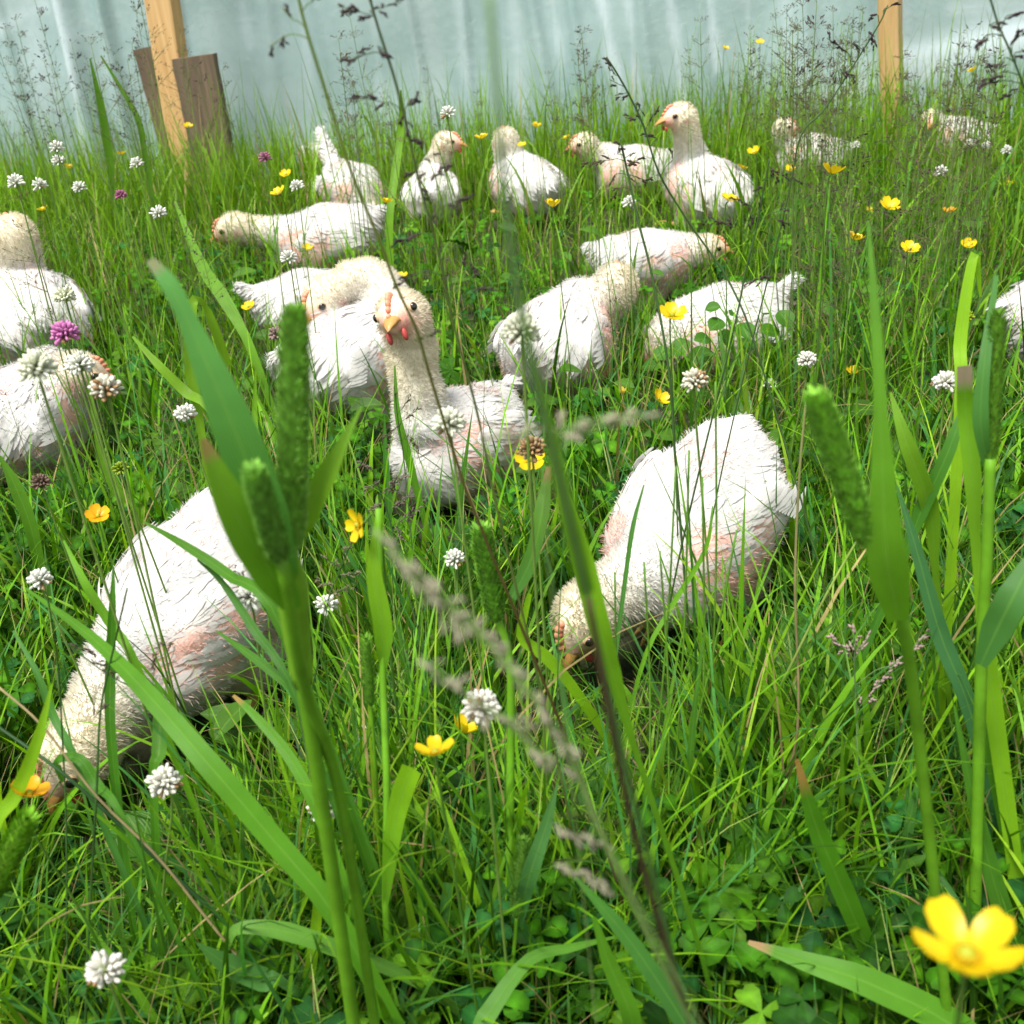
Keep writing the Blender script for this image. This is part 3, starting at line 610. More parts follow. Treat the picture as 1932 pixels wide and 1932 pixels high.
def blades(name, x, y, L, Wd, lean, curl, C, segs=5, three=False, material=None, label=None, z0=None):
    n_ = len(x); az = rng.uniform(0, 2 * math.pi, n_); 
    tt = np.linspace(0, 1, segs + 1); th = lean[:, None] + curl[:, None] * tt[None] ** 1.5
    st = (L / segs)[:, None]; hx = np.concatenate([np.zeros((n_, 1)), np.cumsum(np.sin(th[:, :-1]) * st, 1)], 1); hz = np.concatenate([np.zeros((n_, 1)), np.cumsum(np.cos(th[:, :-1]) * st, 1)], 1)
    g = ground_z(x, y) if z0 is None else z0
    px = x[:, None] + hx * np.cos(az)[:, None]; py = y[:, None] + hx * np.sin(az)[:, None]; pz = np.maximum(g[:, None] + hz, .002)
    bad = inside(x, y, .95) | (inside(px[:, -1], py[:, -1], .85) & (pz[:, -1] < .17)) | (inside(px[:, segs // 2], py[:, segs // 2], .85) & (pz[:, segs // 2] < .17))
    bad |= py[:, -1] > TA[1] + (px[:, -1] - TA[0]) * (TB[1] - TA[1]) / (TB[0] - TA[0]) - .02
    bad |= (np.hypot(px[:, -1], py[:, -1]) < .30) & (pz[:, -1] > .25) | (np.sqrt(px[:, -1] ** 2 + py[:, -1] ** 2 + (pz[:, -1] - CAMH) ** 2) < .33)
    k = ~bad; px, py, pz, az, Wd, C, n_ = px[k], py[k], pz[k], az[k], Wd[k], C[k], k.sum()
    prof = (.75 + .25 * np.sin(np.minimum(tt * 3, 1.57))) * (1 - tt ** 2.6) + .03
    rot = rng.uniform(-.6, .6, n_); sx = -np.sin(az + rot); sy = np.cos(az + rot); sz = rng.uniform(-.25, .25, n_)
    w = Wd[:, None] * prof[None] * .5; Pm = np.stack([px, py, pz], -1); Sd = np.stack([sx, sy, sz], -1)[:, None] * w[..., None]
    cols = [Pm - Sd, Pm + Sd]; ac = [-1, 1]
    if three: 
        dn = np.zeros_like(Pm); dn[..., 2] = -w * .35; dn[..., 0] = -w * .3 * np.cos(az)[:, None]; dn[..., 1] = -w * .3 * np.sin(az)[:, None]; cols = [Pm - Sd, Pm - dn * -1, Pm + Sd]; ac = [-1, 0, 1]
    m_ = len(cols); V = np.stack(cols, 2).reshape(-1, 3); S1 = segs + 1
    b0 = (np.arange(n_) * S1 * m_)[:, None, None] + (np.arange(segs) * m_)[None, :, None] + np.arange(m_ - 1)[None, None]
    b0 = b0.ravel(); F = np.stack([b0, b0 + 1, b0 + m_ + 1, b0 + m_], 1)
    tone = (.82 + .24 * tt)[None, :, None, None] * C[:, None, None, :]; pale = np.clip(.25 - tt, 0, 1)[None, :, None, None] * np.array([.10, .10, .04])  # colour darker towards the foot, standing in for shade within the sward
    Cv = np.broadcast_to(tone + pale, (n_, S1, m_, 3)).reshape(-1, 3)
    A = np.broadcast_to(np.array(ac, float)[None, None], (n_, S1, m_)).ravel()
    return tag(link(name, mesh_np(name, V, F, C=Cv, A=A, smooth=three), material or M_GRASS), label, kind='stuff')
def sward(name, n_, d0, d1, L0, L1, w0, w1, ln, cl, label, segs=5, dry=.03, pw=1.0, tall_back=0.0, three=False, material=None, deep=1.0):
    x, y = scatter(int(n_ * QUICK), d0, d1, pw); n_ = len(x)
    L = rng.uniform(L0, L1, n_) * (1 + tall_back * np.clip((y - 1.2) / 1.5, 0, 1)); L *= .8 + .35 * vnoise(np.stack([x, y, 0 * x], 1), 6, 3)
    fr_ = in_front(x, y); k = fr_ & (y < 1.35) & (rng.uniform(size=n_) < .85); L[k] = np.minimum(L[k] * .55, .062); L = np.where(fr_ & (y > 1.35), L * 1.12, L)
    k = by_head(x, y); L[k] = np.minimum(L[k] * .4, .022)
    Wd = rng.uniform(w0, w1, n_) * np.clip(.75 + .18 * y, .8, 1.25)
    return blades(name, x, y, np.abs(L) + .012, Wd, np.abs(rng.normal(0, ln, n_)), rng.uniform(.1, cl, n_), palette(n_, y, dry) * deep, segs, three, material, label)
sward('short_grass', 22000, .30, 4.4, .030, .085, .0015, .0038, .45, 1.5, 'fine short meadow grass covering the ground between the plants', 4, pw=.8, deep=.58)  # low layer's colour darkened so gaps between taller blades look shaded
sward('matted_grass', 12000, .30, 3.5, .08, .20, .0012, .0023, .95, 1.0, 'thin matted stalks lying in the meadow', 5, .30)
sward('meadow_grass', 13000, .34, 4.4, .08, .19, .0018, .0050, .34, 1.4, 'arching green meadow grass', 6, .03, 1.0, .55, deep=.88)
sward('broad_grass', 3700, .36, 4.2, .10, .21, .004, .0085, .28, 1.4, 'broad bladed green meadow grass', 8, .0, 1.3, .4, True, M_BLADE)
sward('long_grass', 4600, .42, 2.6, .15, .30, .0018, .0044, .36, 1.2, 'long arching grass blades rising over the short sward', 7, .06, 1.1)
sward('foreground_grass', 1000, .36, .95, .11, .23, .0048, .0090, .42, 1.3, 'wide bladed grass in the foreground', 9, .0, 1.2, 0, True, M_BLADE)
sward('tall_thin_grass', 5200, 1.5, 4.4, .16, .34, .0010, .0024, .16, .5, 'tall thin grass growing in front of the plastic sheet', 6, .06, 1.0, .2)

def strip():
    n_ = int(9000 * QUICK); s_ = rng.uniform(.6, 6.3, n_); o_ = rng.uniform(.10, .75, n_); x = TA[0] + TD[0] * s_ + TN[0] * o_; y = TA[1] + TD[1] * s_ + TN[1] * o_
    blades('edge_grass', x, y, np.where(in_front(x, y), .4, 1) * rng.uniform(.10, .26, n_) * (1 + .5 * (rng.uniform(size=n_) < .12)), rng.uniform(.0016, .0045, n_), np.abs(rng.normal(0, .16, n_)), rng.uniform(.1, .9, n_), palette(n_, y, .04), 5, label='rank grass growing up along the foot of the plastic sheet')
strip()

def leaflets(name, n_, d0, d1, r0, r1, zmin, zmax, label, kind='clover', pw=1.0):
    x, y = scatter(int(n_ * QUICK), d0, d1, pw); k = ~inside(x, y, 1.0) & (vnoise(np.stack([x, y, 0 * x], 1), 9, 5) > -.2) & ((y > .85) | (rng.uniform(size=len(x)) < .55)); x, y = x[k], y[k]; n_ = len(x)
    r_ = rng.uniform(r0, r1, n_); z = rng.uniform(zmin, zmax, n_); z = np.where(in_front(x, y), np.minimum(z, .04), z); z = np.where(by_head(x, y), np.minimum(z, .012), z)
    nrmv = np.stack([rng.normal(0, .38, n_), rng.normal(-.25, .38, n_), np.ones(n_)], 1); nrmv /= np.linalg.norm(nrmv, axis=1)[:, None]
    a0 = rng.uniform(0, 6.3, n_); base = np.stack([x, y, ground_z(x, y) + z], 1); r_ = r_ * np.clip(.62 + .38 * rng.uniform(size=n_) * 2, .6, 1.15); c0 = palette(n_, y * .5, 0) * np.array([.30, .44, .40])
    e1 = np.cross(nrmv, [0, 1, 0]); e1 /= np.linalg.norm(e1, axis=1)[:, None]; e2 = np.cross(nrmv, e1); Vs, Fs, Cs = [], [], []; off = 0
    if kind == 'clover': fr_ = ((0, .06), (.30, .50), (.62, .84), (.90, .74), (1.0, .30)); arms = (0, 2.09, 4.19)
    else: fr_ = ((0, .08), (.30, .22), (.55, .60), (.78, .34), (1.0, .10)); arms = (-1.9, -1.1, -.35, .35, 1.1, 1.9)
    for am in arms:
        a = a0 + am + rng.uniform(-.15, .15, n_); d = e1 * np.cos(a)[:, None] + e2 * np.sin(a)[:, None]; s_ = np.cross(nrmv, d); rows = []; cl = []
        fold = rng.uniform(.05, .4, n_)[:, None]
        for i, (f, w) in enumerate(fr_):
            c = base + d * (r_ * f)[:, None] - nrmv * (r_ * .25 * f * f)[:, None]
            up = nrmv * fold * (r_ * w * .5)[:, None]
            rows += [c - s_ * (r_ * w * .5)[:, None] + up, c + (d * (r_ * (-.10 if i == 4 else 0))[:, None]), c + s_ * (r_ * w * .5)[:, None] + up]
            chev = 1.55 if (i == 2 and kind == 'clover') else 1.0
            cl += [c0 * (1.0), c0 * chev * 1.1, c0 * 1.0]
        V = np.stack(rows, 1).reshape(-1, 3); Cc = np.stack(cl, 1).reshape(-1, 3); b0 = (np.arange(n_) * 15)[:, None] + np.array([i * 3 + k for i in range(4) for k in (0, 1)])[None]; b0 = b0.ravel()
        Fs.append(np.stack([b0, b0 + 1, b0 + 4, b0 + 3], 1) + off); Vs.append(V); Cs.append(Cc); off += len(V)
    # leaf stalks
    lo = base.copy(); lo[:, 2] = 0; lo[:, :2] += rng.normal(0, .012, (n_, 2)); w = np.array([.0007, 0, 0])
    V = np.stack([lo - w, lo + w, base + w, base - w], 1).reshape(-1, 3); b0 = np.arange(n_) * 4
    Fs.append(np.stack([b0, b0 + 1, b0 + 2, b0 + 3], 1) + off); Vs.append(V); Cs.append(np.repeat(c0 * 1.3, 4, 0))
    tag(link(name, mesh_np(name, np.concatenate(Vs), np.concatenate(Fs), C=np.concatenate(Cs), smooth=False), M_COVER), label, kind='stuff')
leaflets('clover_leaves', 10500, .32, 3.2, .010, .017, .02, .115, 'three-lobed clover leaves spreading under the grass')
leaflets('buttercup_leaves', 1700, .34, 2.5, .016, .027, .03, .10, 'deeply cut buttercup leaves among the grass', 'lobed')
def oval_leaves():
    mb = MB()
    for i in range(int(260 * QUICK)):
        D = rnd.uniform(.36, 2.2); x = rnd.uniform(-1, 1) * (D * .6 + .1); y = D
        if inside(np.array([x]), np.array([y]), 1.3)[0] or by_head(np.array([x]), np.array([y]))[0]: continue
        a = rnd.uniform(0, 6.28); L = rnd.uniform(.028, .055); z0 = rnd.uniform(.03, .10); d = np.array([math.cos(a), math.sin(a), rnd.uniform(-.1, .6)])
        pts = np.array([[x, y, z0]]) + np.linspace(0, 1, 7)[:, None] * d * L - np.array([0, 0, 1]) * (np.linspace(0, 1, 7)[:, None] ** 2) * L * .3
        w = np.array([.05, .55, .9, 1, .88, .55, .06]) * L * rnd.uniform(.42, .6)
        c = np.array([.062, .155, .016]) * rnd.uniform(.7, 1.4); mb.ribbon(pts, w, (rnd.uniform(-.3, .3), -.4, 1), c, c * 1.1, .3)
    tag(mb.build('oval_leaves', M_BLADE), 'rounded oval meadow leaves lying among the grass', kind='stuff')
oval_leaves()

# ------------------------------------------------------------------ single plants, blades and flowers
def wpx(p, px): return px / W / FOC * float((np.asarray(p) - CAM) @ FWD)
def to_ground(pts, spread=.10):
    """carry a stem on down from its lowest seen point to the soil"""
    a, b_ = pts[-2], pts[-1]
    if b_[2] < .02: return pts
    d = b_ - a; d = d / max(1e-6, abs(d[2])) if d[2] < -1e-3 else np.array([0, 0, -1.0]); h = d[:2] * b_[2]
    if np.linalg.norm(h) > spread: h = h / np.linalg.norm(h) * spread
    g = np.array([b_[0] + h[0], b_[1] + h[1], -.005]); mid = (b_ + g) / 2 + np.array([h[0], h[1], 0]) * .08
    return np.vstack([pts, [mid], [g]])
def pq(l): return np.array([Q(*q) for q in l])
GA, GB, GC, GD = (.12, .30, .014), (.20, .40, .012), (.065, .20, .035), (.17, .26, .02)
def stem_mesh(root, pts, px, c, og, name='stem', n=10, taper=.85, ground=True, c2=None, segs=26):
    P3 = np.asarray(pts); w = [wpx(p, px) / 2 for p in P3]; r0 = float(np.mean(w))
    if ground: P3 = to_ground(P3)
    cv = curve(P3, segs); mb = MB(); mb.tube(cv, np.linspace(r0 * taper, r0 * 1.1, len(cv)), c, n, c2); return mb.build(name, M_STEM, root, og)
def leaf_mesh(mb, pts, px, c, c2=None, tip=None, twist=0, fold=.22, face=None, segs=18):
    """pts from the foot to the tip; px: widths read along it"""
    P3 = np.asarray(pts); cv = curve(P3, segs); f = np.linspace(0, 1, segs); w = np.interp(f, np.linspace(0, 1, len(px)), px)
    w = np.array([wpx(p, q) for p, q in zip(cv, w)]); fc = nrm(CAM - cv.mean(0)) + np.array([0, 0, .25]) if face is None else face
    mb.ribbon(cv, w, fc, c, c2, fold, tip, twist)
def timothy(label, top, bot, px, stem=None, spx=10, leaves=(), c=(.15, .33, .04), awn=.35, n_sp=500, stem_c=GA, sheath=None, bend=0):
    cv = curve(pq([top, bot]) if len(top) == 3 and not isinstance(top[0], tuple) else pq(top), 24)
    st = pq(stem) if stem else np.vstack([cv[-1:], cv[-1:] + (cv[-1] - cv[0]) * .5])
    full = to_ground(st); og = np.array([full[-1][0], full[-1][1], 0]); root = thing('timothy_grass', label, 'grass plant', og, 'timothy grass in head')
    stem_mesh(root, st, spx, stem_c, og)
    R0 = wpx(cv[12], px) / 2; prof = np.interp(np.linspace(0, 1, 24), [0, .06, .2, .75, .95, 1], [.35, .75, .95, 1, .8, .45]) * R0
    mb = MB(); mb.tube(cv, prof * .66, np.array(c) * .9, 10); 
    f = rng.uniform(0, 1, n_sp); f[:n_sp] = (np.arange(n_sp) + .5) / n_sp; th = np.arange(n_sp) * 2.39996
    ax = nrm(cv[0] - cv[-1]); a1 = nrm(np.cross(ax, [.2, 1, .1])); a2 = np.cross(ax, a1); rad = np.cos(th)[:, None] * a1 + np.sin(th)[:, None] * a2
    ci = np.stack([np.interp(f, np.linspace(0, 1, 24), cv[:, k]) for k in range(3)], 1); rr = np.interp(f, np.linspace(0, 1, 24), prof)[:, None]
    L = np.full(n_sp, R0 * .75) * rng.uniform(.8, 1.2, n_sp); cc = np.array(c) * rng.uniform(.8, 1.5, (n_sp, 1))
    a, b_, c3 = cards(ci + rad * rr * .55, rad, ax * .8 + rad * .1 + rng.normal(size=(n_sp, 3)) * .1, L, L * .42, cc, rng.uniform(.35, .65, n_sp), -.2)
    k = len(a); aw = n_sp * 2; j = rng.integers(0, n_sp, aw); D = rad[j] * .75 + ax * .8 + rng.normal(size=(aw, 3)) * .2; D /= np.linalg.norm(D, axis=1)[:, None]
    a2_, b2_, c2_ = hairs(ci[j] + rad[j] * rr[j] * .75, D, R0 * awn * rng.uniform(.7, 1.4, aw), np.full(aw, R0 * .035), np.array(c) * 1.3 + np.array([.10, .14, .06]) * np.ones((aw, 1)))
    V = np.vstack([np.array(mb.V), a, a2_]); nb = len(mb.V); F = [q for q in mb.F if len(q) == 4]
    F = np.vstack([np.array(F), b_ + nb, b2_ + nb + k]); C = np.vstack([np.array(mb.C), c3, c2_])
    link('seed_head', mesh_np('seed_head', V - og, F, C=C, smooth=True), M_SEED, root)
    for lf in leaves:
        mb = MB(); leaf_mesh(mb, pq(lf['p']), lf['w'], lf.get('c', GA), lf.get('c2'), lf.get('tip'), lf.get('tw', 0), lf.get('fold', .22)); mb.build('leaf', M_BLADE, root, og)
    if sheath:
        P3 = pq(sheath[0]); mb = MB(); cvs = curve(P3, 14); mb.tube(cvs, np.interp(np.linspace(0, 1, 14), np.linspace(0, 1, len(sheath[1])), [wpx(cvs[7], q) / 2 for q in sheath[1]]), sheath[2], 12); mb.build('leaf_sheath', M_STEM, root, og)
    return root

# the big blurred-edged plant left of the middle
timothy('thick fuzzy green timothy head with three wide leaves, left of the middle', (556, 590, .36), (548, 1040, .34), 60,
        [(548, 1030, .34), (560, 1200, .345), (590, 1400, .35), (620, 1600, .355), (668, 1940, .36)], 30,
        [dict(p=[(546, 1085, .335), (500, 960, .33), (430, 780, .33), (370, 640, .335), (325, 545, .34), (283, 490, .345)], w=[30, 78, 86, 62, 34, 34, 16], c=(.080, .24, .035), c2=(.10, .30, .07), tip=(.22, .24, .12)),
         dict(p=[(556, 1150, .33), (500, 1060, .32), (440, 960, .315), (382, 828, .315)], w=[30, 76, 84, 62, 14], c=(.10, .27, .02), c2=(.15, .32, .02), tip=(.30, .22, .08), tw=-.3),
         dict(p=[(545, 1040, .345), (585, 960, .35), (640, 850, .36), (682, 768, .37)], w=[20, 46, 44, 20, 3], c=GB, c2=(.13, .30, .012), tw=.3)],
        n_sp=900, awn=.55, sheath=([(545, 1050, .343), (556, 1160, .345), (572, 1290, .348)], [38, 62, 56, 50, 40], (.16, .34, .02)))
timothy('smaller dark fuzzy timothy head in front of the big one', (478, 890, .31), (530, 1060, .32), 50,
        [(530, 1055, .32), (575, 1300, .34), (640, 1500, .36), (708, 1940, .37)], 24, c=(.18, .38, .06), n_sp=500, awn=.5)
timothy('short stubby timothy head on a thin stem at the centre', (908, 1000, .52), (938, 1172, .52), 46,
        [(938, 1165, .52), (962, 1250, .515), (963, 1450, .50), (962, 1700, .47), (965, 1940, .44)], 17,
        [dict(p=[(966, 1128, .515), (1000, 1060, .52), (1020, 980, .53), (1035, 880, .55)], w=[18, 30, 26, 30, 8], c=(.06, .18, .03), c2=(.10, .24, .015), tip=(.25, .18, .06))], n_sp=420, awn=.25)
timothy('pale young timothy head low in the centre foreground', (988, 1585, .44), (975, 1730, .43), 32, None, 8,
        [dict(p=[(975, 1745, .43), (1000, 1650, .43), (1030, 1560, .44), (1052, 1478, .45)], w=[22, 34, 24, 3], c=(.05, .16, .035), c2=(.07, .2, .045))], c=(.12, .27, .03), n_sp=300, awn=.3)
timothy('small bright timothy head beside the broad folded leaf, centre left', (690, 1205, .50), (700, 1330, .50), 26, None, 7, c=(.12, .28, .025), n_sp=260, awn=.25)
timothy('slanting blurred timothy head at right beside the tall blade', (1540, 748, .34), (1640, 1030, .34), 56,
        [(1640, 1025, .34), (1700, 1160, .345), (1740, 1450, .36), (1790, 1940, .36)], 24,
        [dict(p=[(1695, 1170, .34), (1672, 1040, .335), (1664, 850, .34), (1655, 650, .35), (1638, 420, .37)], w=[40, 78, 50, 24, 20, 4], c=GA, c2=(.09, .24, .02))], c=(.20, .42, .05), n_sp=700, awn=.45)
timothy('narrow timothy head standing at the far right', (1884, 590, .50), (1868, 870, .48), 34,
        [(1868, 865, .48), (1862, 1050, .47), (1850, 1300, .46), (1835, 1940, .42)], 22,
        [dict(p=[(1862, 880, .48), (1850, 790, .48), (1858, 680, .49), (1880, 520, .52)], w=[16, 30, 22, 8], c=GC, c2=GC),
         dict(p=[(1850, 1255, .42), (1880, 1190, .42), (1910, 1130, .42), (1945, 1060, .43)], w=[22, 56, 60, 30], c=(.05, .16, .03), c2=(.06, .17, .035))], c=(.11, .25, .02), n_sp=520, awn=.25)
timothy('bright green timothy head leaning in at the left edge', (52, 1545, .36), (-25, 1700, .35), 50, None, 14, c=(.13, .30, .015), n_sp=420, awn=.15)
timothy('thin timothy head half hidden at the bottom right', (1520, 1840, .45), (1480, 1940, .44), 30, None, 8, c=(.11, .24, .02), n_sp=240, awn=.3)

def blade(label, pts, px, c=GA, c2=None, tip=None, tw=0, ground=True, fold=.22, cat='grass'):
    """pts from the tip down to the foot"""
    P3 = pq(pts); 
    if ground: P3 = to_ground(P3, .06); px = list(px) + [px[-1] * .8, px[-1] * .5]
    og = np.array([P3[-1][0], P3[-1][1], max(0, P3[-1][2]) if not ground else 0]); mb = MB()
    leaf_mesh(mb, P3[::-1], list(px)[::-1], c, c2, tip, tw, fold, segs=22); o = mb.build('grass_blade_or_stem', M_BLADE, None, og); return tag(o, label, cat)  # one lone blade, not a whole plant
blade('long bright blade slanting across the left chicken down to the right', [(48, 1110, .56), (170, 1200, .52), (270, 1300, .48), (400, 1450, .44), (520, 1590, .42), (640, 1740, .40)], [4, 20, 34, 46, 44, 38], (.085, .25, .012), (.075, .22, .012))
blade('bright blade rising at the left edge beside the pecking head', [(98, 1290, .45), (70, 1400, .44), (30, 1500, .44), (-20, 1600, .43)], [3, 22, 28, 26], GB)
blade('wide upright blade crossing in front of the right pecking chicken\'s nape', [(1040, 850, .42), (1068, 950, .41), (1102, 1070, .405), (1130, 1180, .40), (1158, 1275, .40), (1200, 1420, .40)], [6, 30, 44, 42, 30, 12], (.07, .21, .012), GB)
blade('broad blade with a brown clipped tip at lower right', [(1503, 1432, .42), (1540, 1560, .42), (1590, 1680, .42), (1640, 1800, .42), (1700, 1960, .41)], [8, 36, 42, 36, 34], (.075, .23, .012), None, (.35, .20, .06))
blade('wide blade lying towards the yellow buttercup at the bottom right', [(1412, 1778, .40), (1520, 1815, .385), (1650, 1860, .37), (1830, 1960, .35)], [8, 36, 56, 60], (.09, .26, .014), (.07, .21, .012), (.35, .22, .10), ground=True)
blade('arching pale green blade at the bottom left of the stems', [(428, 1790, .42), (450, 1752, .42), (540, 1758, .42), (660, 1800, .42), (800, 1860, .42)], [10, 22, 34, 30, 20], (.10, .26, .03), (.12, .28, .04))
blade('short cupped blade with a brown point below the left clover', [(372, 1780, .42), (430, 1820, .42), (500, 1850, .42), (535, 1855, .42)], [4, 40, 44, 16], (.07, .20, .04))
blade('flat cut-ended blade at upper right of the clover patch', [(1820, 690, .52), (1822, 780, .52), (1835, 900, .51), (1842, 1040, .50), (1870, 1300, .48)], [26, 30, 32, 16, 34], GB, GA, (.4, .3, .25))
blade('long blue-green blade leaning at the right side', [(1692, 915, .58), (1730, 1040, .56), (1775, 1200, .54), (1830, 1340, .52)], [3, 22, 34, 30], (.045, .15, .045))
blade('yellow-green blade behind the tall right blade', [(1680, 740, .62), (1712, 840, .60), (1755, 960, .6), (1765, 1080, .6)], [4, 30, 34, 12], (.13, .28, .015))
blade('blade crossing behind the right timothy stem, leaning left', [(1835, 720, .62), (1790, 850, .6), (1740, 960, .6), (1705, 1050, .6)], [3, 26, 28, 16], (.06, .19, .02))
blade('tall bright blade left of the far right seed head', [(1850, 560, .7), (1838, 480, .7), (1812, 640, .68), (1812, 760, .66)], [4, 16, 24, 22], GB)
blade('narrow upright blade before the back of the left chicken', [(214, 1070, .56), (212, 1150, .55), (208, 1280, .54), (212, 1420, .52)], [3, 14, 20, 18], (.055, .18, .012))
blade('folded blade in front of the left chicken\'s chest', [(296, 1290, .53), (302, 1340, .52), (300, 1420, .50), (290, 1480, .49)], [10, 26, 28, 16], (.07, .21, .012))
blade('curling blade under the left chicken\'s beak', [(120, 1475, .5), (108, 1436, .5), (150, 1432, .49), (185, 1485, .48), (232, 1545, .46)], [8, 16, 20, 22, 12], (.06, .19, .015))
blade('blade sloping over the left chicken\'s back from the left', [(272, 985, .56), (350, 1030, .54), (430, 1085, .52), (530, 1180, .49)], [4, 16, 22, 22], (.06, .18, .012))
blade('dark slender blade over the left chicken\'s wing', [(372, 1056, .54), (420, 1100, .53), (480, 1190, .51), (560, 1320, .48)], [3, 12, 18, 14], (.05, .16, .02))
blade('low blade reaching over the left chicken\'s tail side', [(408, 1190, .54), (470, 1235, .52), (540, 1290, .5), (600, 1350, .48)], [3, 16, 18, 12], (.055, .17, .015))
blade('brown tipped blade right of the left chicken\'s shadow', [(440, 1312, .52), (480, 1350, .51), (540, 1420, .49), (590, 1510, .47), (640, 1640, .45)], [6, 16, 22, 24, 20], (.08, .23, .012), None, (.34, .22, .06))
blade('pale upright blade behind the left timothy head', [(482, 700, 1.15), (480, 790, 1.13), (478, 860, 1.1), (470, 960, 1.08)], [3, 12, 22, 10], (.13, .29, .012))
blade('bent yellow-green leaf at left with its tip folded down', [(430, 690, .95), (405, 620, .95), (385, 575, .95), (362, 575, .94), (362, 700, .93), (378, 800, .92)], [16, 18, 10, 20, 26, 14], (.15, .31, .015), (.14, .28, .01))
blade('yellow blade lying below the bent leaf at left', [(250, 635, .95), (300, 690, .93), (350, 740, .92), (410, 795, .90)], [4, 16, 20, 14], (.14, .29, .012))
blade('forked bright blade above the plump chicken', [(330, 380, 1.6), (380, 500, 1.5), (420, 560, 1.45), (470, 650, 1.4)], [4, 22, 26, 16], (.12, .28, .02))
blade('left blade of the pair under the seeding clover at left', [(165, 710, 1.12), (190, 850, 1.1), (230, 950, 1.08), (262, 1030, 1.06)], [4, 14, 24, 22], (.11, .25, .012))
blade('right blade of the pair under the seeding clover at left', [(298, 868, 1.1), (280, 920, 1.09), (262, 980, 1.07), (262, 1030, 1.06)], [3, 12, 18, 22], (.13, .28, .012))
blade('wide dark blade in front of the low left-edge chicken', [(0, 860, 1.0), (30, 920, .99), (60, 1000, .98), (80, 1100, .97)], [4, 26, 24, 18], (.08, .21, .012))
blade('upright blade under the plump chicken, right of the big seed head', [(745, 690, 1.0), (750, 780, .98), (770, 860, .97), (790, 940, .96)], [3, 12, 16, 12], (.08, .22, .012))
blade('thin blade before the chest of the facing chicken', [(725, 780, .95), (727, 850, .94), (732, 930, .93), (735, 1000, .92)], [2, 10, 14, 10], (.05, .17, .02))
blade('tall blade among the grass at the back left', [(170, 110, 2.6), (190, 200, 2.6), (205, 290, 2.6), (210, 330, 2.6)], [3, 14, 16, 12], (.11, .26, .02))
blade('tall leaning blade left of the dark board', [(190, 105, 2.5), (230, 170, 2.5), (262, 230, 2.5), (275, 300, 2.5)], [3, 8, 12, 10], (.11, .26, .02))
blade('bright wide blade standing at the top centre behind the dark stems', [(756, 170, 1.9), (757, 240, 1.9), (745, 330, 1.85), (735, 420, 1.8)], [4, 12, 16, 14], (.13, .29, .012))
blade('stiff blue-green blade at the bottom centre leaning left', [(1085, 1655, .36), (1160, 1740, .355), (1220, 1820, .35), (1310, 1960, .34)], [6, 28, 34, 40], (.05, .17, .04), (.07, .22, .03))
blade('upright broad blade at the bottom right of the centre', [(1120, 1730, .37), (1150, 1820, .365), (1185, 1900, .36), (1200, 1960, .36)], [8, 30, 36, 36], (.09, .25, .015))
blade('bright blade curving out from the bottom centre stem', [(1160, 1768, .42), (1080, 1788, .41), (1000, 1810, .40), (930, 1900, .38), (905, 1960, .37)], [4, 16, 24, 34, 40], (.11, .28, .05), (.09, .25, .02))
blade('thin blade pointing up at the lower right', [(1735, 1455, .5), (1715, 1560, .49), (1700, 1680, .48), (1690, 1850, .46)], [3, 16, 20, 16], (.06, .18, .03))
blade('long low blade lying at the lower right', [(1440, 1700, .5), (1550, 1690, .49), (1650, 1660, .48), (1760, 1620, .47)], [10, 20, 22, 10], (.075, .21, .02))
blade('wide blade at the right edge sweeping down', [(1885, 1120, .5), (1850, 1240, .5), (1870, 1400, .48), (1932, 1700, .46)], [4, 18, 30, 40], (.085, .24, .015))
blade('broad blade in the bottom right corner behind the buttercup', [(1800, 1330, .46), (1835, 1500, .45), (1880, 1680, .44), (1950, 1900, .42)], [4, 22, 36, 44], (.075, .22, .02))
blade('upright blade in the corner right of the buttercup', [(1888, 1500, .5), (1880, 1600, .49), (1875, 1720, .48), (1880, 1850, .47)], [3, 16, 22, 20], (.1, .26, .015))
for k, (pp, ww, lb) in enumerate([
    ([(1345, 955, .62), (1330, 1040, .61), (1270, 1140, .60), (1210, 1260, .58)], [3, 9, 10, 8], 'slim seeding blade crossing the right chicken\'s belly'),
    ([(1215, 915, .62), (1195, 990, .61), (1180, 1090, .6), (1150, 1330, .57)], [3, 9, 9, 7], 'slim blade before the shoulder of the right chicken'),
    ([(560, 1740, .45), (600, 1650, .45), (590, 1800, .44), (560, 1940, .43)], [3, 16, 22, 26], 'narrow blade among the stems at the bottom left'),
    ([(790, 1660, .46), (800, 1740, .455), (815, 1830, .45), (830, 1940, .44)], [12, 16, 18, 16], 'clipped upright blade left of the centre stem'),
    ([(845, 1665, .47), (838, 1740, .465), (846, 1830, .46), (852, 1940, .45)], [18, 18, 16, 14], 'second clipped blade left of the centre stem'),
    ([(1000, 1120, .6), (985, 1200, .6), (1030, 1240, .6), (1090, 1310, .6)], [8, 22, 24, 20], 'flat blade lying under the right pecking head'),
    ([(120, 1020, .6), (160, 1100, .58), (210, 1180, .57), (260, 1260, .55)], [4, 16, 18, 14], 'blade left of the left chicken\'s shoulder'),
    ([(25, 1190, .55), (70, 1270, .53), (100, 1350, .52), (150, 1450, .5)], [4, 12, 16, 14], 'low blade at the left edge under the shoulder'),
    ]): blade(lb, pp, ww, [GA, GC, GB][k % 3])

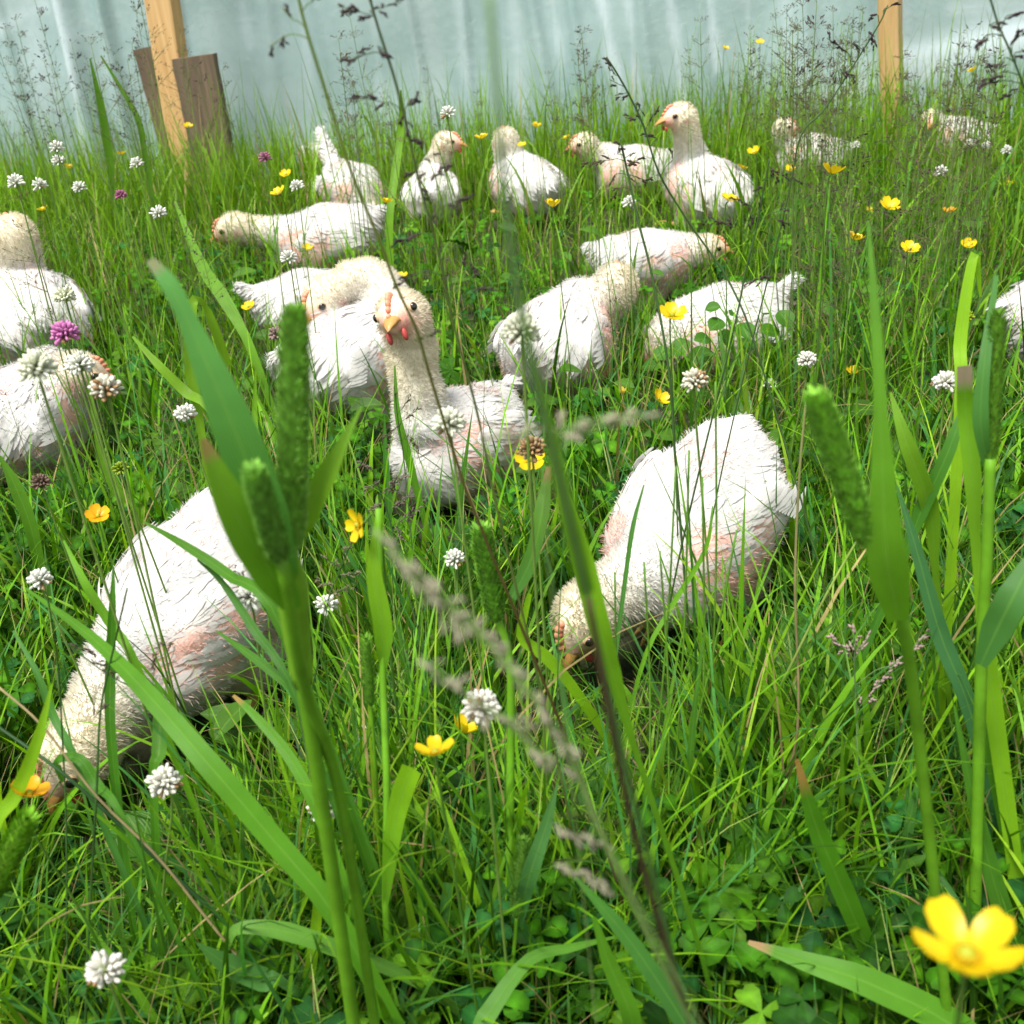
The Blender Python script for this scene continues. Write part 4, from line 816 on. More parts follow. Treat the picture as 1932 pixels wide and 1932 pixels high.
def stalk(label, pts, px, c=GA, c2=None, cat='grass', name='grass_blade_or_stem', ground=True):
    P3 = pq(pts); f = to_ground(P3) if ground else P3; og = np.array([f[-1][0], f[-1][1], 0]); cv = curve(f, 30)
    mb = MB(); r0 = wpx(P3[len(P3) // 2], px) / 2; mb.tube(cv, np.linspace(r0 * .7, r0 * 1.1, 30), c, 7, c2); o = mb.build(name, M_STEM, None, og); return tag(o, label, cat)  # one bare stem, not a whole plant
stalk('dark green stem lying diagonally at the lower left', [(-20, 1360, .5), (120, 1460, .48), (240, 1570, .47), (370, 1690, .46), (480, 1790, .45)], 9, (.025, .07, .02))
stalk('straw-coloured stem falling across the lower left', [(-10, 1290, .48), (80, 1370, .47), (180, 1500, .46), (300, 1620, .45), (420, 1770, .44)], 6, (.30, .24, .12))
stalk('bent reddish stem right of the right chicken', [(1520, 760, .64), (1508, 900, .63), (1500, 1100, .61), (1502, 1400, .58), (1430, 1560, .57), (1380, 1700, .55)], 6, (.20, .22, .08), (.22, .12, .08))
stalk('dark thin stem before the left chicken, leftmost', [(85, 1100, .5), (108, 1240, .5), (118, 1400, .49), (125, 1560, .47)], 4, (.03, .08, .015))
stalk('dark thin stem over the left chicken\'s neck', [(240, 1110, .5), (215, 1220, .5), (190, 1340, .49), (182, 1500, .47)], 5, (.03, .08, .015))
stalk('yellow-green stem slanting behind the right chicken', [(1640, 980, .62), (1560, 1120, .6), (1480, 1280, .59), (1400, 1440, .58), (1330, 1590, .56), (1290, 1700, .55)], 6, (.22, .32, .05), (.10, .13, .06))
tuft = [(1275, 880, 1230, 1500, .58), (1300, 850, 1270, 1520, .6), (1245, 1040, 1262, 1480, .57), (1215, 1060, 1225, 1500, .56), (1325, 900, 1320, 1560, .6), (1390, 1000, 1290, 1460, .6), (1160, 1080, 1150, 1500, .57), (1350, 720, 1340, 1400, .62)]
tr_ = thing('grass_tuft', 'loose sheaf of thin upright green stems before the right chicken', 'grass', (*Q(1265, 1480, .55)[:2], 0)); og = np.array(tr_.location)
for xa, ya, xb, yb, D in tuft: stem_mesh(tr_, pq([(xa, ya, D), ((xa + xb) / 2 + 6, (ya + yb) / 2, D - .01), (xb, yb, D - .03)]), 4.5, (.09, .22, .02), og, c2=(.14, .27, .03), n=6)

st_ = pq([(714, 960, .52), (718, 1100, .51), (722, 1270, .50), (730, 1500, .47), (728, 1720, .45), (745, 1940, .43)]); fl_ = to_ground(st_)
gp = thing('grass_blade_or_stem', 'upright stem with a broad folded leaf and a clipped lower leaf, left of centre', 'grass', (fl_[-1][0], fl_[-1][1], 0)); og = np.array(gp.location); stem_mesh(gp, st_, 15, GA, og)
for pts_, w_ in (([(724, 1272, .50), (722, 1180, .503), (706, 1080, .51), (713, 970, .52)], [8, 36, 36, 24, 8]), ([(728, 1705, .45), (738, 1600, .455), (755, 1510, .46), (778, 1448, .46)], [10, 28, 34, 42, 40])):
    mb = MB(); leaf_mesh(mb, pq(pts_), w_, GA, GB); mb.build('leaf', M_BLADE, gp, og)

# the blurred near stem that runs from the top edge down past the middle
nb_ = thing('near_grass_plant', 'out-of-focus pale green stem and long leaf close to the camera at the centre', 'grass plant', np.array([*Q(1120, 1150, .25)[:2], 0]))
og = np.array(nb_.location)
stem_mesh(nb_, pq([(918, -60, .17), (940, 200, .17), (965, 480, .175), (1005, 700, .18), (1060, 920, .19), (1110, 1130, .20), (1170, 1400, .21)]), 13, (.20, .34, .14), og, c2=(.05, .13, .015))
mb = MB(); leaf_mesh(mb, pq([(1108, 1118, .20), (1080, 1000, .195), (1045, 850, .19), (1010, 700, .18), (985, 560, .175)]), [30, 36, 26, 15, 5], (.14, .32, .02), (.2, .4, .07)); mb.build('leaf', M_BLADE, nb_, og)

# --- panicles: a stem with branches that carry dark spikelets
def spikelet_mesh(L, c, c2):
    mb = MB()
    for k, (o_, ang) in enumerate(((0, 0), (.28, .28), (.5, -.25))):
        a = math.sin(ang); V = [(0, 0, L * o_ * .9)]; r_ = L * .13
        V += [(r_ * math.cos(t_) + a * L * .2, r_ * .7 * math.sin(t_), L * (o_ * .7 + .25)) for t_ in (0, 1.57, 3.14, 4.71)] + [(a * L * .55, 0, L * (o_ * .5 + .62))]
        mb.add(V, [(0, 2, 1), (0, 3, 2), (0, 4, 3), (0, 1, 4), (5, 1, 2), (5, 2, 3), (5, 3, 4), (5, 4, 1)], [c2] + [c] * 4 + [c])
    return mb
def look_z(d, roll=0.0):
    d = Vector(tuple(d)).normalized(); return (d.to_track_quat('Z', 'Y').to_matrix() @ Matrix.Rotation(roll, 3, 'Z'))
def panicle(label, stem, px, groups, size, c=(.055, .030, .040), c2=(.10, .12, .05), sc=(.05, .10, .03), sc2=None, cat='seeding grass', single=True, dens=1.0):
    P3 = pq(stem); f = to_ground(P3); og = np.array([f[-1][0], f[-1][1], 0]); root = thing('seeding_grass', label, cat, og, 'grass stems with dark seed heads')
    stem_mesh(root, P3, px, sc, og, c2=sc2, n=7, segs=40); cvs = curve(P3, 60); D0 = [s_[2] for s_ in stem]; ys = [s_[1] for s_ in stem]
    bm = MB(); sm = spikelet_mesh(size, c, c2); me = None; allm = MB()
    for g in groups:
        D = g[4] if len(g) > 4 else float(np.interp(g[1], ys, D0)); a, b_ = Q(g[0], g[1], D), Q(g[2], g[3], D); d = nrm(b_ - a); L = np.linalg.norm(b_ - a)
        j = np.argmin(np.linalg.norm(cvs - (a + np.array([0, 0, -.004])), axis=1)); far_ = np.linalg.norm(cvs[j] - a) > .002
        if far_:
            dist = np.linalg.norm(cvs[j] - a); j = min(59, j + int(60 * .35 * dist / max(.05, np.linalg.norm(cvs[0] - cvs[-1])))); bm.tube(curve([cvs[j], (cvs[j] + a) / 2 + np.array([0, 0, .12 * dist]), a, b_], 10), size * .035, sc, 4)
        else: bm.tube(curve([a, b_], 4), size * .035, sc, 4)
        k_ = max(2, int(L / size * 2.6 * dens + .5))
        for q in range(k_):
            p = a + (b_ - a) * (q / k_) + rng.normal(size=3) * size * .10; dr = d + rng.normal(size=3) * .38 + np.array([0, 0, -.15])
            M3 = np.array(look_z(dr, rnd.uniform(0, 3))) * rnd.uniform(.75, 1.15)
            if single:
                if me is None: ob = sm.build('spikelet', M_SEED, root); me = ob.data
                else: ob = link('spikelet', me, M_SEED, root)
                Mx = Matrix(M3.tolist()).to_4x4(); Mx.translation = Vector((p - og).tolist()); ob.matrix_local = Mx
            else: allm.add(np.array(sm.V) @ M3.T + p, sm.F, sm.C)
    bm.build('branches', M_STEM, root, og)
    if not single: allm.build('spikelets', M_SEED, root, og, kind='stuff')
    return root
D1 = .50
panicle('dark seeding grass with purple spikelets rising to the top left of centre', [(690, -30, D1), (716, 60, D1), (742, 140, D1), (766, 230, D1), (790, 340, D1), (815, 430, D1), (835, 510, D1), (850, 590, D1), (880, 700, .5), (903, 790, .5), (925, 900, .5), (945, 990, .5)], 5.5,
        [(703, 30, 640, 12), (700, 20, 757, 4), (712, 88, 733, 108), (703, 99, 650, 116), (728, 194, 674, 182), (765, 203, 790, 180), (760, 212, 767, 248), (700, -5, 690, -20), (800, 300, 822, 288), (800, 324, 774, 326), (807, 336, 846, 320), (790, 350, 815, 378), (844, 386, 890, 370), (795, 440, 741, 458), (869, 465, 898, 514), (791, 514, 753, 537), (890, 550, 931, 545), (818, 395, 830, 420), (797, 280, 790, 262)], .0062, sc=(.06, .09, .03), sc2=(.10, .14, .03))
panicle('seeding grass with a green top that turns to a brown stem over the facing chicken', [(560, -20, .47), (577, 52, .47), (620, 190, .47), (665, 330, .47), (715, 450, .47), (748, 540, .47), (785, 620, .47), (806, 690, .47), (830, 770, .47), (865, 880, .47), (905, 990, .47)], 6.5,
        [(550, 35, 531, 12), (538, 68, 509, 89), (590, 2, 600, -18), (783, 640, 825, 628)], .0062, sc=(.13, .20, .03), sc2=(.07, .035, .015))
panicle('arching dark seed head before the tallest back chicken', [(1144, 108, .75), (1165, 140, .75), (1190, 185, .75), (1215, 240, .75), (1245, 330, .75), (1300, 420, .75), (1380, 540, .74), (1440, 700, .72)], 4,
        [(1160, 140, 1144, 112), (1170, 160, 1150, 150), (1185, 175, 1160, 180), (1200, 195, 1215, 215), (1208, 225, 1180, 222), (1225, 232, 1240, 205), (1240, 262, 1215, 250), (1270, 300, 1262, 280)], .0065)
panicle('brown seed cluster standing before the low back chicken', [(1172, 272, .8), (1185, 330, .8), (1205, 420, .79), (1230, 520, .78), (1262, 700, .76), (1275, 880, .75)], 5,
        [(1150, 302, 1105, 307), (1165, 290, 1172, 262), (1178, 300, 1190, 290), (1160, 330, 1152, 345), (1190, 330, 1222, 342), (1180, 310, 1210, 300), (1170, 355, 1155, 372)], .008, c=(.075, .055, .035))
panicle('dark seeding stem with side sprays right of the tallest back chicken', [(1452, 300, .7), (1440, 360, .7), (1425, 440, .7), (1405, 520, .7), (1380, 640, .7)], 4,
        [(1450, 312, 1470, 332), (1472, 330, 1510, 345), (1436, 352, 1425, 358), (1415, 388, 1385, 374), (1385, 429, 1328, 412), (1415, 430, 1420, 402), (1462, 412, 1490, 424), (1470, 398, 1482, 392), (1458, 520, 1407, 532), (1432, 390, 1440, 375)], .0065)
panicle('dark-seeded stem arching in the top right corner', [(1866, -10, .55), (1885, 50, .55), (1905, 95, .55), (1932, 165, .55), (1960, 260, .55)], 4.5,
        [(1862, 68, 1842, 90), (1866, 48, 1882, 40), (1900, 30, 1918, 26), (1908, 85, 1932, 60), (1895, 110, 1870, 135), (1915, 100, 1935, 96), (1880, 140, 1850, 160), (1925, 172, 1905, 178), (1845, 165, 1875, 150)], .0075)
panicle('purple spray crossing the top of the orange-brown post', [(1675, 10, .8), (1650, 60, .8), (1560, 200, .8), (1510, 260, .8), (1480, 400, .8)], 3,
        [(1668, 20, 1690, 6), (1655, 28, 1640, 34), (1640, 60, 1655, 90), (1600, 100, 1560, 72), (1610, 80, 1630, 96), (1590, 130, 1612, 150), (1580, 132, 1572, 150)], .0075)
for lb, st, gr, px_ in (
    ('out-of-focus greyish seed spray slanting down across the centre foreground', [(705, 1000, .245), (790, 1090, .245), (900, 1190, .245), (1000, 1310, .245), (1075, 1420, .25), (1130, 1560, .25), (1240, 1800, .26)], [(705, 1000, 760, 1060), (750, 1050, 830, 1130), (800, 1090, 880, 1180), (860, 1170, 940, 1230), (920, 1220, 990, 1290), (960, 1250, 1040, 1370), (1010, 1330, 1070, 1420), (780, 1100, 850, 1140), (830, 1150, 905, 1200)], 12),
    ('lower out-of-focus brownish seed spray beside the centre stem', [(790, 1240, .25), (870, 1300, .25), (960, 1370, .25), (1060, 1470, .25), (1150, 1600, .255), (1280, 1850, .26)], [(790, 1240, 850, 1280), (840, 1275, 900, 1320), (930, 1340, 1000, 1390), (980, 1380, 1055, 1455), (885, 1320, 930, 1350)], 5),
    ('dark out-of-focus stem with two drooping sprays at the bottom centre', [(1110, 1130, .26), (1150, 1350, .26), (1190, 1540, .265), (1240, 1730, .27), (1310, 1950, .275)], [(1040, 1545, 1100, 1580), (1095, 1575, 1155, 1610), (1040, 1628, 1100, 1650), (1095, 1648, 1150, 1675)], 13),
    ('blurred tan seed spray between the facing and right chickens', [(1210, 780, .28), (1120, 810, .28), (1050, 860, .28), (1030, 1000, .285), (1050, 1200, .29)], [(1060, 820, 1100, 790), (1100, 800, 1160, 785), (1150, 790, 1215, 782), (1040, 835, 1060, 805), (960, 840, 1010, 800), (900, 840, 960, 820)], 4)):
    panicle(lb, [(a_, b_, c_ * .74) for a_, b_, c_ in st], px_, gr, .0058, c=(.36, .32, .24), c2=(.26, .40, .14), sc=(.20, .32, .09) if px_ < 13 else (.055, .038, .02), single=False, dens=1.1)
panicle('small brown seed spray over the chest of the facing chicken', [(745, 740, .8), (752, 800, .8), (760, 850, .8), (770, 950, .79)], 2.5, [(748, 750, 745, 735), (760, 770, 775, 745), (755, 800, 720, 830), (765, 790, 790, 770), (770, 820, 790, 850), (740, 830, 730, 850)], .0055, c=(.10, .075, .05), single=False)
panicle('fluffy grey-brown seed head left of the facing chicken\'s base', [(700, 880, .7), (718, 930, .7), (735, 980, .7), (760, 1080, .69)], 3, [(702, 890, 680, 870), (715, 905, 690, 925), (722, 930, 760, 900), (725, 950, 700, 960), (740, 960, 778, 930), (755, 985, 790, 960), (735, 930, 745, 905), (745, 990, 760, 1020)], .0058, c=(.16, .12, .11), c2=(.25, .24, .16), single=False, dens=1.6)
panicle('pale seed spray below the little yellow buttercup', [(660, 1030, .6), (640, 1080, .6), (620, 1130, .59), (600, 1250, .58)], 3, [(650, 1045, 668, 1020), (640, 1070, 610, 1050), (640, 1085, 675, 1080), (628, 1105, 600, 1095), (628, 1120, 660, 1110)], .0058, c=(.17, .16, .09), c2=(.22, .26, .12), single=False, dens=1.6)
panicle('sparse lilac-tipped oat-like spray at the right', [(1612, 1215, .55), (1612, 1260, .55), (1615, 1330, .55), (1618, 1420, .54)], 3, [(1612, 1230, 1610, 1190), (1615, 1240, 1640, 1200), (1608, 1240, 1575, 1205), (1625, 1330, 1690, 1250), (1690, 1250, 1755, 1190)], .0095, c=(.36, .26, .24), c2=(.18, .24, .10), sc=(.13, .22, .08), single=True)
panicle('narrow rye-like spike at the bottom right of the centre', [(1416, 1765, .44), (1420, 1850, .44), (1415, 1940, .43)], 3, [(1416, 1770, 1416, 1755), (1418, 1800, 1414, 1780), (1420, 1830, 1424, 1805), (1420, 1860, 1413, 1838), (1420, 1890, 1424, 1868)], .008, c=(.22, .30, .13), c2=(.25, .33, .14), sc=(.12, .24, .06), single=True)
panicle('thin purple-green spray over the left chicken\'s throat', [(120, 1210, .5), (200, 1270, .5), (300, 1330, .49), (420, 1450, .48)], 3, [(130, 1215, 175, 1235), (175, 1245, 220, 1270), (225, 1275, 250, 1300), (300, 1230, 285, 1255), (330, 1215, 300, 1220), (180, 1350, 200, 1330)], .006, c=(.09, .06, .05), single=False)
panicle('seed spray before the left chicken\'s wing', [(450, 1080, .52), (500, 1150, .52), (540, 1230, .51), (560, 1330, .5)], 3, [(455, 1090, 440, 1070), (470, 1110, 500, 1100), (480, 1130, 455, 1125), (500, 1150, 530, 1140), (515, 1180, 500, 1190)], .0055, c=(.10, .08, .06), single=False)

# --- flowers
YEL = (.86, .62, .008)
def petal(mb, c0, Mx, ang, L, wd, cup, c, ragged=0):
    V = []; Cc = []
    for i, f in enumerate((0.0, .3, .6, .85, 1.0)):
        w = wd * (.22, .72, 1.0, .92, .5)[i]
        for q in (-1, -.5, 0, .5, 1):
            z_ = cup * L * (f ** 1.5) + abs(q) ** 2 * wd * .16 * (1 - f * .3); r_ = L * (f - (.05 * abs(q) if i == 4 else 0) - (.04 if i == 4 and q == 0 else 0)); x_, y_ = r_, q * w * .5
            V.append((x_ * math.cos(ang) - y_ * math.sin(ang), x_ * math.sin(ang) + y_ * math.cos(ang), z_)); Cc.append(np.array(c) * (.80 + .2 * f))
    F = [(i * 5 + k, i * 5 + k + 1, i * 5 + k + 6, i * 5 + k + 5) for i in range(4) for k in range(4)]
    mb.add(np.array(V) @ Mx + c0, F, Cc)
def flower_stem(root, c0, n_, base, r_, c, og):
    g = np.array([base[0], base[1], -.004]); mid = (c0 + g) / 2 + np.array([(c0[0] - g[0]) * .1, (c0[1] - g[1]) * .1, .1 * c0[2]]); mb = MB()
    mb.tube(curve([c0 - n_ * .001, c0 - n_ * .012 - np.array([0, 0, .006]), mid, g], 14), np.linspace(r_ * .8, r_, 14), c, 6); mb.build('stem', M_STEM, root, og)
def buttercup(label, x, y, px, n_=(0, -.2, 1), cup=.45, size=.021, near=False, off=None, group='yellow buttercups', col_=YEL):
    c0 = S(x, y, px, size); 
    if c0[2] < .02: c0 = P(x, y, .05)
    if c0[2] > .55: c0 = P(x, y, .42)
    n_ = nrm(n_); off = (rnd.uniform(-.02, .02), rnd.uniform(-.02, .02)) if off is None else off; base = (c0[0] + off[0], c0[1] + off[1])
    if inside(np.array([base[0]]), np.array([base[1]]))[0]: base = (c0[0], c0[1])
    og = np.array([base[0], base[1], 0]); root = thing('buttercup', label, 'buttercup', og, group); Mx = np.array(look_z(n_)).T; a0 = rnd.uniform(0, 1.2)
    for k in range(5):
        mb = MB(); petal(mb, c0, Mx, a0 + k * 2 * math.pi / 5 + rnd.uniform(-.08, .08), size * .53, size * (.37 if near else .46), cup * rnd.uniform(.85, 1.15), np.array(col_) * rnd.uniform(.93, 1.05)); mb.build('petal', M_PETAL, root, og)
    mb = MB(); mb.blob(c0 + n_ * size * .07, (size * .10,) * 3, (.45, .48, .03), 8, 6)
    if near:
        for k in range(46):
            th = k * 2.4; r_ = size * (.07 + .07 * (k / 46)); d = Mx[0] * math.cos(th) + Mx[1] * math.sin(th); mb.tube([c0 + d * r_ * .5, c0 + d * r_ + n_ * size * .09], size * .008, (.6, .42, .01), 4); mb.blob(c0 + d * r_ * 1.05 + n_ * size * .10, (size * .016,) * 3, (.72, .48, .01), 5, 4)
    mb.build('flower_centre', M_PETAL, root, og); flower_stem(root, c0, n_, base, .0007 if not near else .0009, (.07, .17, .02), og); return root
buttercup('large glossy yellow buttercup in the bottom right corner', 1822, 1812, 196, (.03, .10, 1), .55, .024, True, (.02, .03))
buttercup('yellow buttercup turned to the left beside the blurred spray', 678, 990, 64, (-.75, -.55, .25), .3, .018, True)
buttercup('yellow buttercup seen from the side in the lower centre', 822, 1424, 76, (0, .30, 1), .5, .019, True)
buttercup('half closed yellow buttercup just above the lower centre one', 868, 1382, 52, (.6, .2, .8), .9, .018)
buttercup('buttercup under the brown clover at the centre', 1000, 868, 56, (0, -.6, .7), .5)
buttercup('buttercup standing before the chicken hidden in clover', 1268, 597, 52, (.1, -.4, 1), .5)
buttercup('side-on buttercup right below the hidden chicken', 1241, 755, 36, (.5, -.3, .6), .7)
for lb, x, y, px in (('wilting orange buttercup at the left edge under the beak', 55, 1500, 70), ('orange-yellow buttercup left of the left chicken\'s back', 185, 975, 44), ('buttercup left of the fanned tail', 470, 580, 26), ('buttercup above the facing chicken\'s head', 758, 523, 22), ('buttercup over the stretched-out chicken', 580, 472, 20), ('large buttercup left of the pointed tail', 527, 366, 30), ('small buttercup above the large one left of the pointed tail', 540, 330, 22), ('buttercup between the two upright back chickens', 908, 262, 26), ('buttercup behind the upright back chicken, nearer the sheet', 1012, 240, 18), ('buttercup just right of the upright back chicken', 985, 276, 18), ('buttercup at the breast of the upright back chicken', 1043, 391, 30), ('buttercup at the foot of the tallest back chicken', 1375, 378, 34), ('buttercup behind the tallest back chicken\'s tail', 1424, 290, 24), ('pair-leading buttercup right of the tallest back chicken', 1400, 318, 20),
    ('wide flat buttercup at the back right', 1568, 329, 42), ('cupped buttercup at the right', 1676, 393, 38), ('buttercup left of the pale mid-right ones', 1612, 454, 32), ('pale buttercup in the right middle', 1716, 472, 36), ('bright buttercup near the right edge', 1827, 466, 28), ('orange buttercup above the one near the right edge', 1790, 402, 24), ('small buttercup at the upper right edge', 1832, 375, 18), ('buttercup high on its stem before the top right sheet', 1835, 135, 18), ('tiny buttercup high before the sheet, left of the pair', 1368, 93, 14), ('tiny buttercup high before the sheet, right of the pair', 1434, 82, 16), ('buttercup at the pointed-tail chicken\'s breast', 728, 383, 24), ('small buttercup left above the big left-edge chicken', 82, 397, 20), ('buttercup under the leaning stake', 355, 240, 18), ('buttercup left of the dark board', 230, 292, 18), ('buttercup by the head of the far right chicken', 1690, 230, 12), ('orange buttercup at the right edge by the cut-off chicken', 1912, 642, 26), ('small buttercup left of the side-on one', 1175, 742, 16), ('buttercup at the back above the hidden chicken', 1357, 558, 24), ('small buttercup below the pair of left blades', 510, 620, 16), ('little buttercup by the back chicken facing left', 1068, 262, 16), ('pale buttercup in the haze of stems, right back', 1492, 320, 20), ('buttercup low in the haze of stems, right back', 1468, 334, 16), ('buttercup beneath the pale mid-right pair', 1735, 490, 18), ('small buttercup in the middle right grass', 1640, 398, 14), ('small buttercup behind the slanting timothy', 1610, 705, 14), ('buttercup by the far clover row', 1875, 292, 14), ('buttercup at the right edge high up', 1905, 350, 16), ('orange buttercup at the right of the far seed head', 1925, 800, 20), ('buttercup under the sheet at the left back', 130, 318, 16), ('small buttercup behind the tall blade pair', 196, 268, 12)):
    buttercup(lb, x, y, px, (rnd.uniform(-.4, .4), rnd.uniform(-.5, .3), 1), rnd.uniform(.4, .8), .019, col_=(.84, .42, .01) if 'orange' in lb else YEL)

def clover(label, x, y, px, c=(.84, .83, .74), cb=(.30, .42, .12), size=.019, n_fl=58, flat=1.0, off=None, name='white_clover', cat='clover flower', group='white clover flowers', brown=0):
    c0 = S(x, y, px, size)
    if c0[2] < .025: c0 = P(x, y, .05)
    if c0[2] > .5: c0 = P(x, y, .35)
    off = (rnd.uniform(-.03, .03), rnd.uniform(-.02, .02)) if off is None else off; base = (c0[0] + off[0], c0[1] + off[1]); og = np.array([base[0], base[1], 0])
    root = thing(name, label, cat, og, group); R_ = size / 2; mb = MB(); mb.blob(c0 - [0, 0, R_ * .15], (R_ * .35,) * 3, cb, 7, 5)
    for k in range(n_fl):
        u = 1 - (k + .5) / n_fl * 1.55; u = max(-.62, u); th = k * 2.39996 + rnd.uniform(-.1, .1); rr = math.sqrt(max(0, 1 - u * u)); d = nrm(np.array([rr * math.cos(th), rr * math.sin(th), u * flat + .12]) + rng.normal(size=3) * .08)
        L = R_ * rnd.uniform(.82, 1.08); Mx = np.array(look_z(d, rnd.uniform(0, 3))).T; m_ = 5; V = []; Cc = []; low = max(0, -u); cc = np.array(c) * rnd.uniform(.9, 1.05)
        if rnd.random() < brown + low * .3: cc = np.array([.42, .26, .12]) * rnd.uniform(.7, 1.3)
        for i, (f, w) in enumerate(((.25, .05), (.5, .10), (.75, .15), (.95, .13), (1.05, .03))):
            for q in range(4):
                a = q * math.pi / 2; V.append((math.cos(a) * w * R_ * 1.25, math.sin(a) * w * R_ * .8, L * f)); Cc.append(np.array(cb) * (1 - f) + cc * f if f < .5 else cc)
        F = [(i * 4 + q, i * 4 + (q + 1) % 4, i * 4 + 4 + (q + 1) % 4, i * 4 + 4 + q) for i in range(4) for q in range(4)]
        mb.add(np.array(V) @ Mx + c0, F, Cc)
    mb.build('flower_head', M_PETAL, root, og); flower_stem(root, c0, np.array([0, 0, 1.0]), base, .0009, (.16, .27, .05), og); return root
clover('white clover flower with a long curving pale stem at the lower left', 310, 1476, 66, off=(-.06, .0))
clover('flattened white clover flower near the bottom left corner', 198, 1832, 78, flat=.55, n_fl=40)
clover('white clover flower half behind the thick stems', 612, 1525, 62, brown=.1)
clover('large white clover flower behind the blurred lower spray', 908, 1335, 74, brown=.12)
clover('large creamy clover flower before the upright centre-right chicken', 982, 626, 74, c=(.80, .82, .66))
clover('creamy clover flower at the facing chicken\'s side', 848, 800, 64, c=(.80, .82, .68))
clover('browned clover flower beneath the blurred tan spray', 1003, 848, 56, c=(.5, .38, .22), brown=.6)
clover('round white clover flower above the right chicken', 1310, 720, 52, c=(.78, .76, .62), brown=.15)
clover('squat white clover flower at the right with a long stem', 1784, 723, 50, flat=.7)
clover('white clover flower on the bent reddish stem line', 1523, 680, 38)
clover('creamy clover flower before the low left-edge chicken', 68, 695, 72, c=(.80, .83, .66))
clover('white clover flower touching the cream head at left', 150, 690, 54, c=(.84, .86, .76))
clover('seeding clover flower above the two left blades', 200, 735, 60, c=(.80, .78, .66), brown=.2)
clover('creamy clover flower on the back of the tall left-edge chicken', 122, 560, 44, c=(.80, .83, .62), flat=.6)
for lb, x, y, px in (('small white clover flower left of the upright blade', 350, 782, 42), ('white clover bloom below the left chicken\'s shoulder', 75, 1095, 48), ('white clover flower before the left chicken\'s rump', 470, 1130, 62), ('white clover flower right of the thick sheath', 615, 1142, 46), ('tiny two-floret clover by the centre stem', 1003, 1560, 26), ('white clover flower left of the lower centre buttercup', 690, 1386, 36), ('white clover flower under the first lower-centre one', 682, 1520, 34), ('white clover flower beside the stubby timothy head', 858, 1056, 44), ('white clover flower right of the stubby timothy head', 1036, 1053, 30), ('small clover flower by the bent leaf', 376, 694, 26), ('tall clover flower before the sheet at the back', 845, 215, 32), ('white clover flower left below the leaning stake', 258, 310, 28), ('clover flower on the left behind the big chicken', 300, 403, 34), ('clover flower before the back chicken facing left', 1187, 382, 28), ('clover at the bottom of the pointed-tail chicken', 560, 352, 28), ('round clover flower left of the right chicken\'s tail', 1453, 727, 28), ('tiny clover flower above the right chicken\'s tail', 1372, 750, 18), ('clover flower low right of the slanting timothy', 1515, 1035, 22), ('tiny clover flower beside the tall right blade', 1715, 1120, 22),
    ('clover flower in the back right beside the bright blade', 1775, 325, 26), ('clover blossom at the left edge under the grasses', 30, 345, 34), ('clover blossom second from the left edge', 75, 350, 30), ('clover blossom right of the pair at the left edge', 150, 355, 28), ('upright clover before the sheet at left', 107, 280, 30), ('clover flower just under the upright one at left', 110, 305, 26), ('clover flower at the back near the far right chicken', 1615, 275, 20), ('first clover of the row at the back right', 1830, 270, 20), ('second clover of the row at the back right', 1860, 276, 20), ('last clover of the row at the back right', 1900, 284, 22), ('clover flower beside the stretched-out chicken\'s breast', 545, 488, 34), ('white clover low among the leaves, right of centre', 1690, 600, 20), ('white clover low left of the thick stems', 508, 800, 26), ('clover flower left of the facing chicken\'s neck base', 585, 1615, 28), ('small clover flower left of the lower long blade', 790, 1465, 24)):
    clover(lb, x, y, px, n_fl=26 if px < 40 else 38, c=(.84, .85, .78))
clover('bright pink-purple clover flower at left', 122, 630, 54, c=(.70, .26, .56), cb=(.45, .22, .25), name='red_clover', group='pink clover flowers')
clover('pale pink clover flower at the back left', 228, 369, 24, c=(.50, .16, .32), cb=(.2, .1, .1), name='red_clover', group='pink clover flowers', n_fl=26)
clover('dusky pink clover flower behind the stretched-out chicken', 500, 299, 26, c=(.42, .16, .26), cb=(.2, .1, .1), name='red_clover', group='pink clover flowers', n_fl=26)
clover('withered grey-brown clover head at the left edge middle', 78, 912, 40, c=(.20, .13, .10), cb=(.1, .12, .04), n_fl=34, name='faded_clover', group='faded clover heads')
clover('withered clover head under the fanned tail', 522, 632, 34, c=(.34, .24, .22), cb=(.1, .12, .04), n_fl=30, name='faded_clover', group='faded clover heads')
clover('spiky yellow-green seed head at left below the pair of blades', 228, 885, 32, c=(.30, .42, .03), cb=(.14, .26, .02), n_fl=34, size=.013, name='buttercup_seed_head', cat='seed head', group='green buttercup seed heads')
clover('spiky yellow-green seed head at the right below the buttercups', 1826, 598, 26, c=(.34, .46, .03), cb=(.14, .26, .02), n_fl=30, size=.011, name='buttercup_seed_head', cat='seed head', group='green buttercup seed heads')

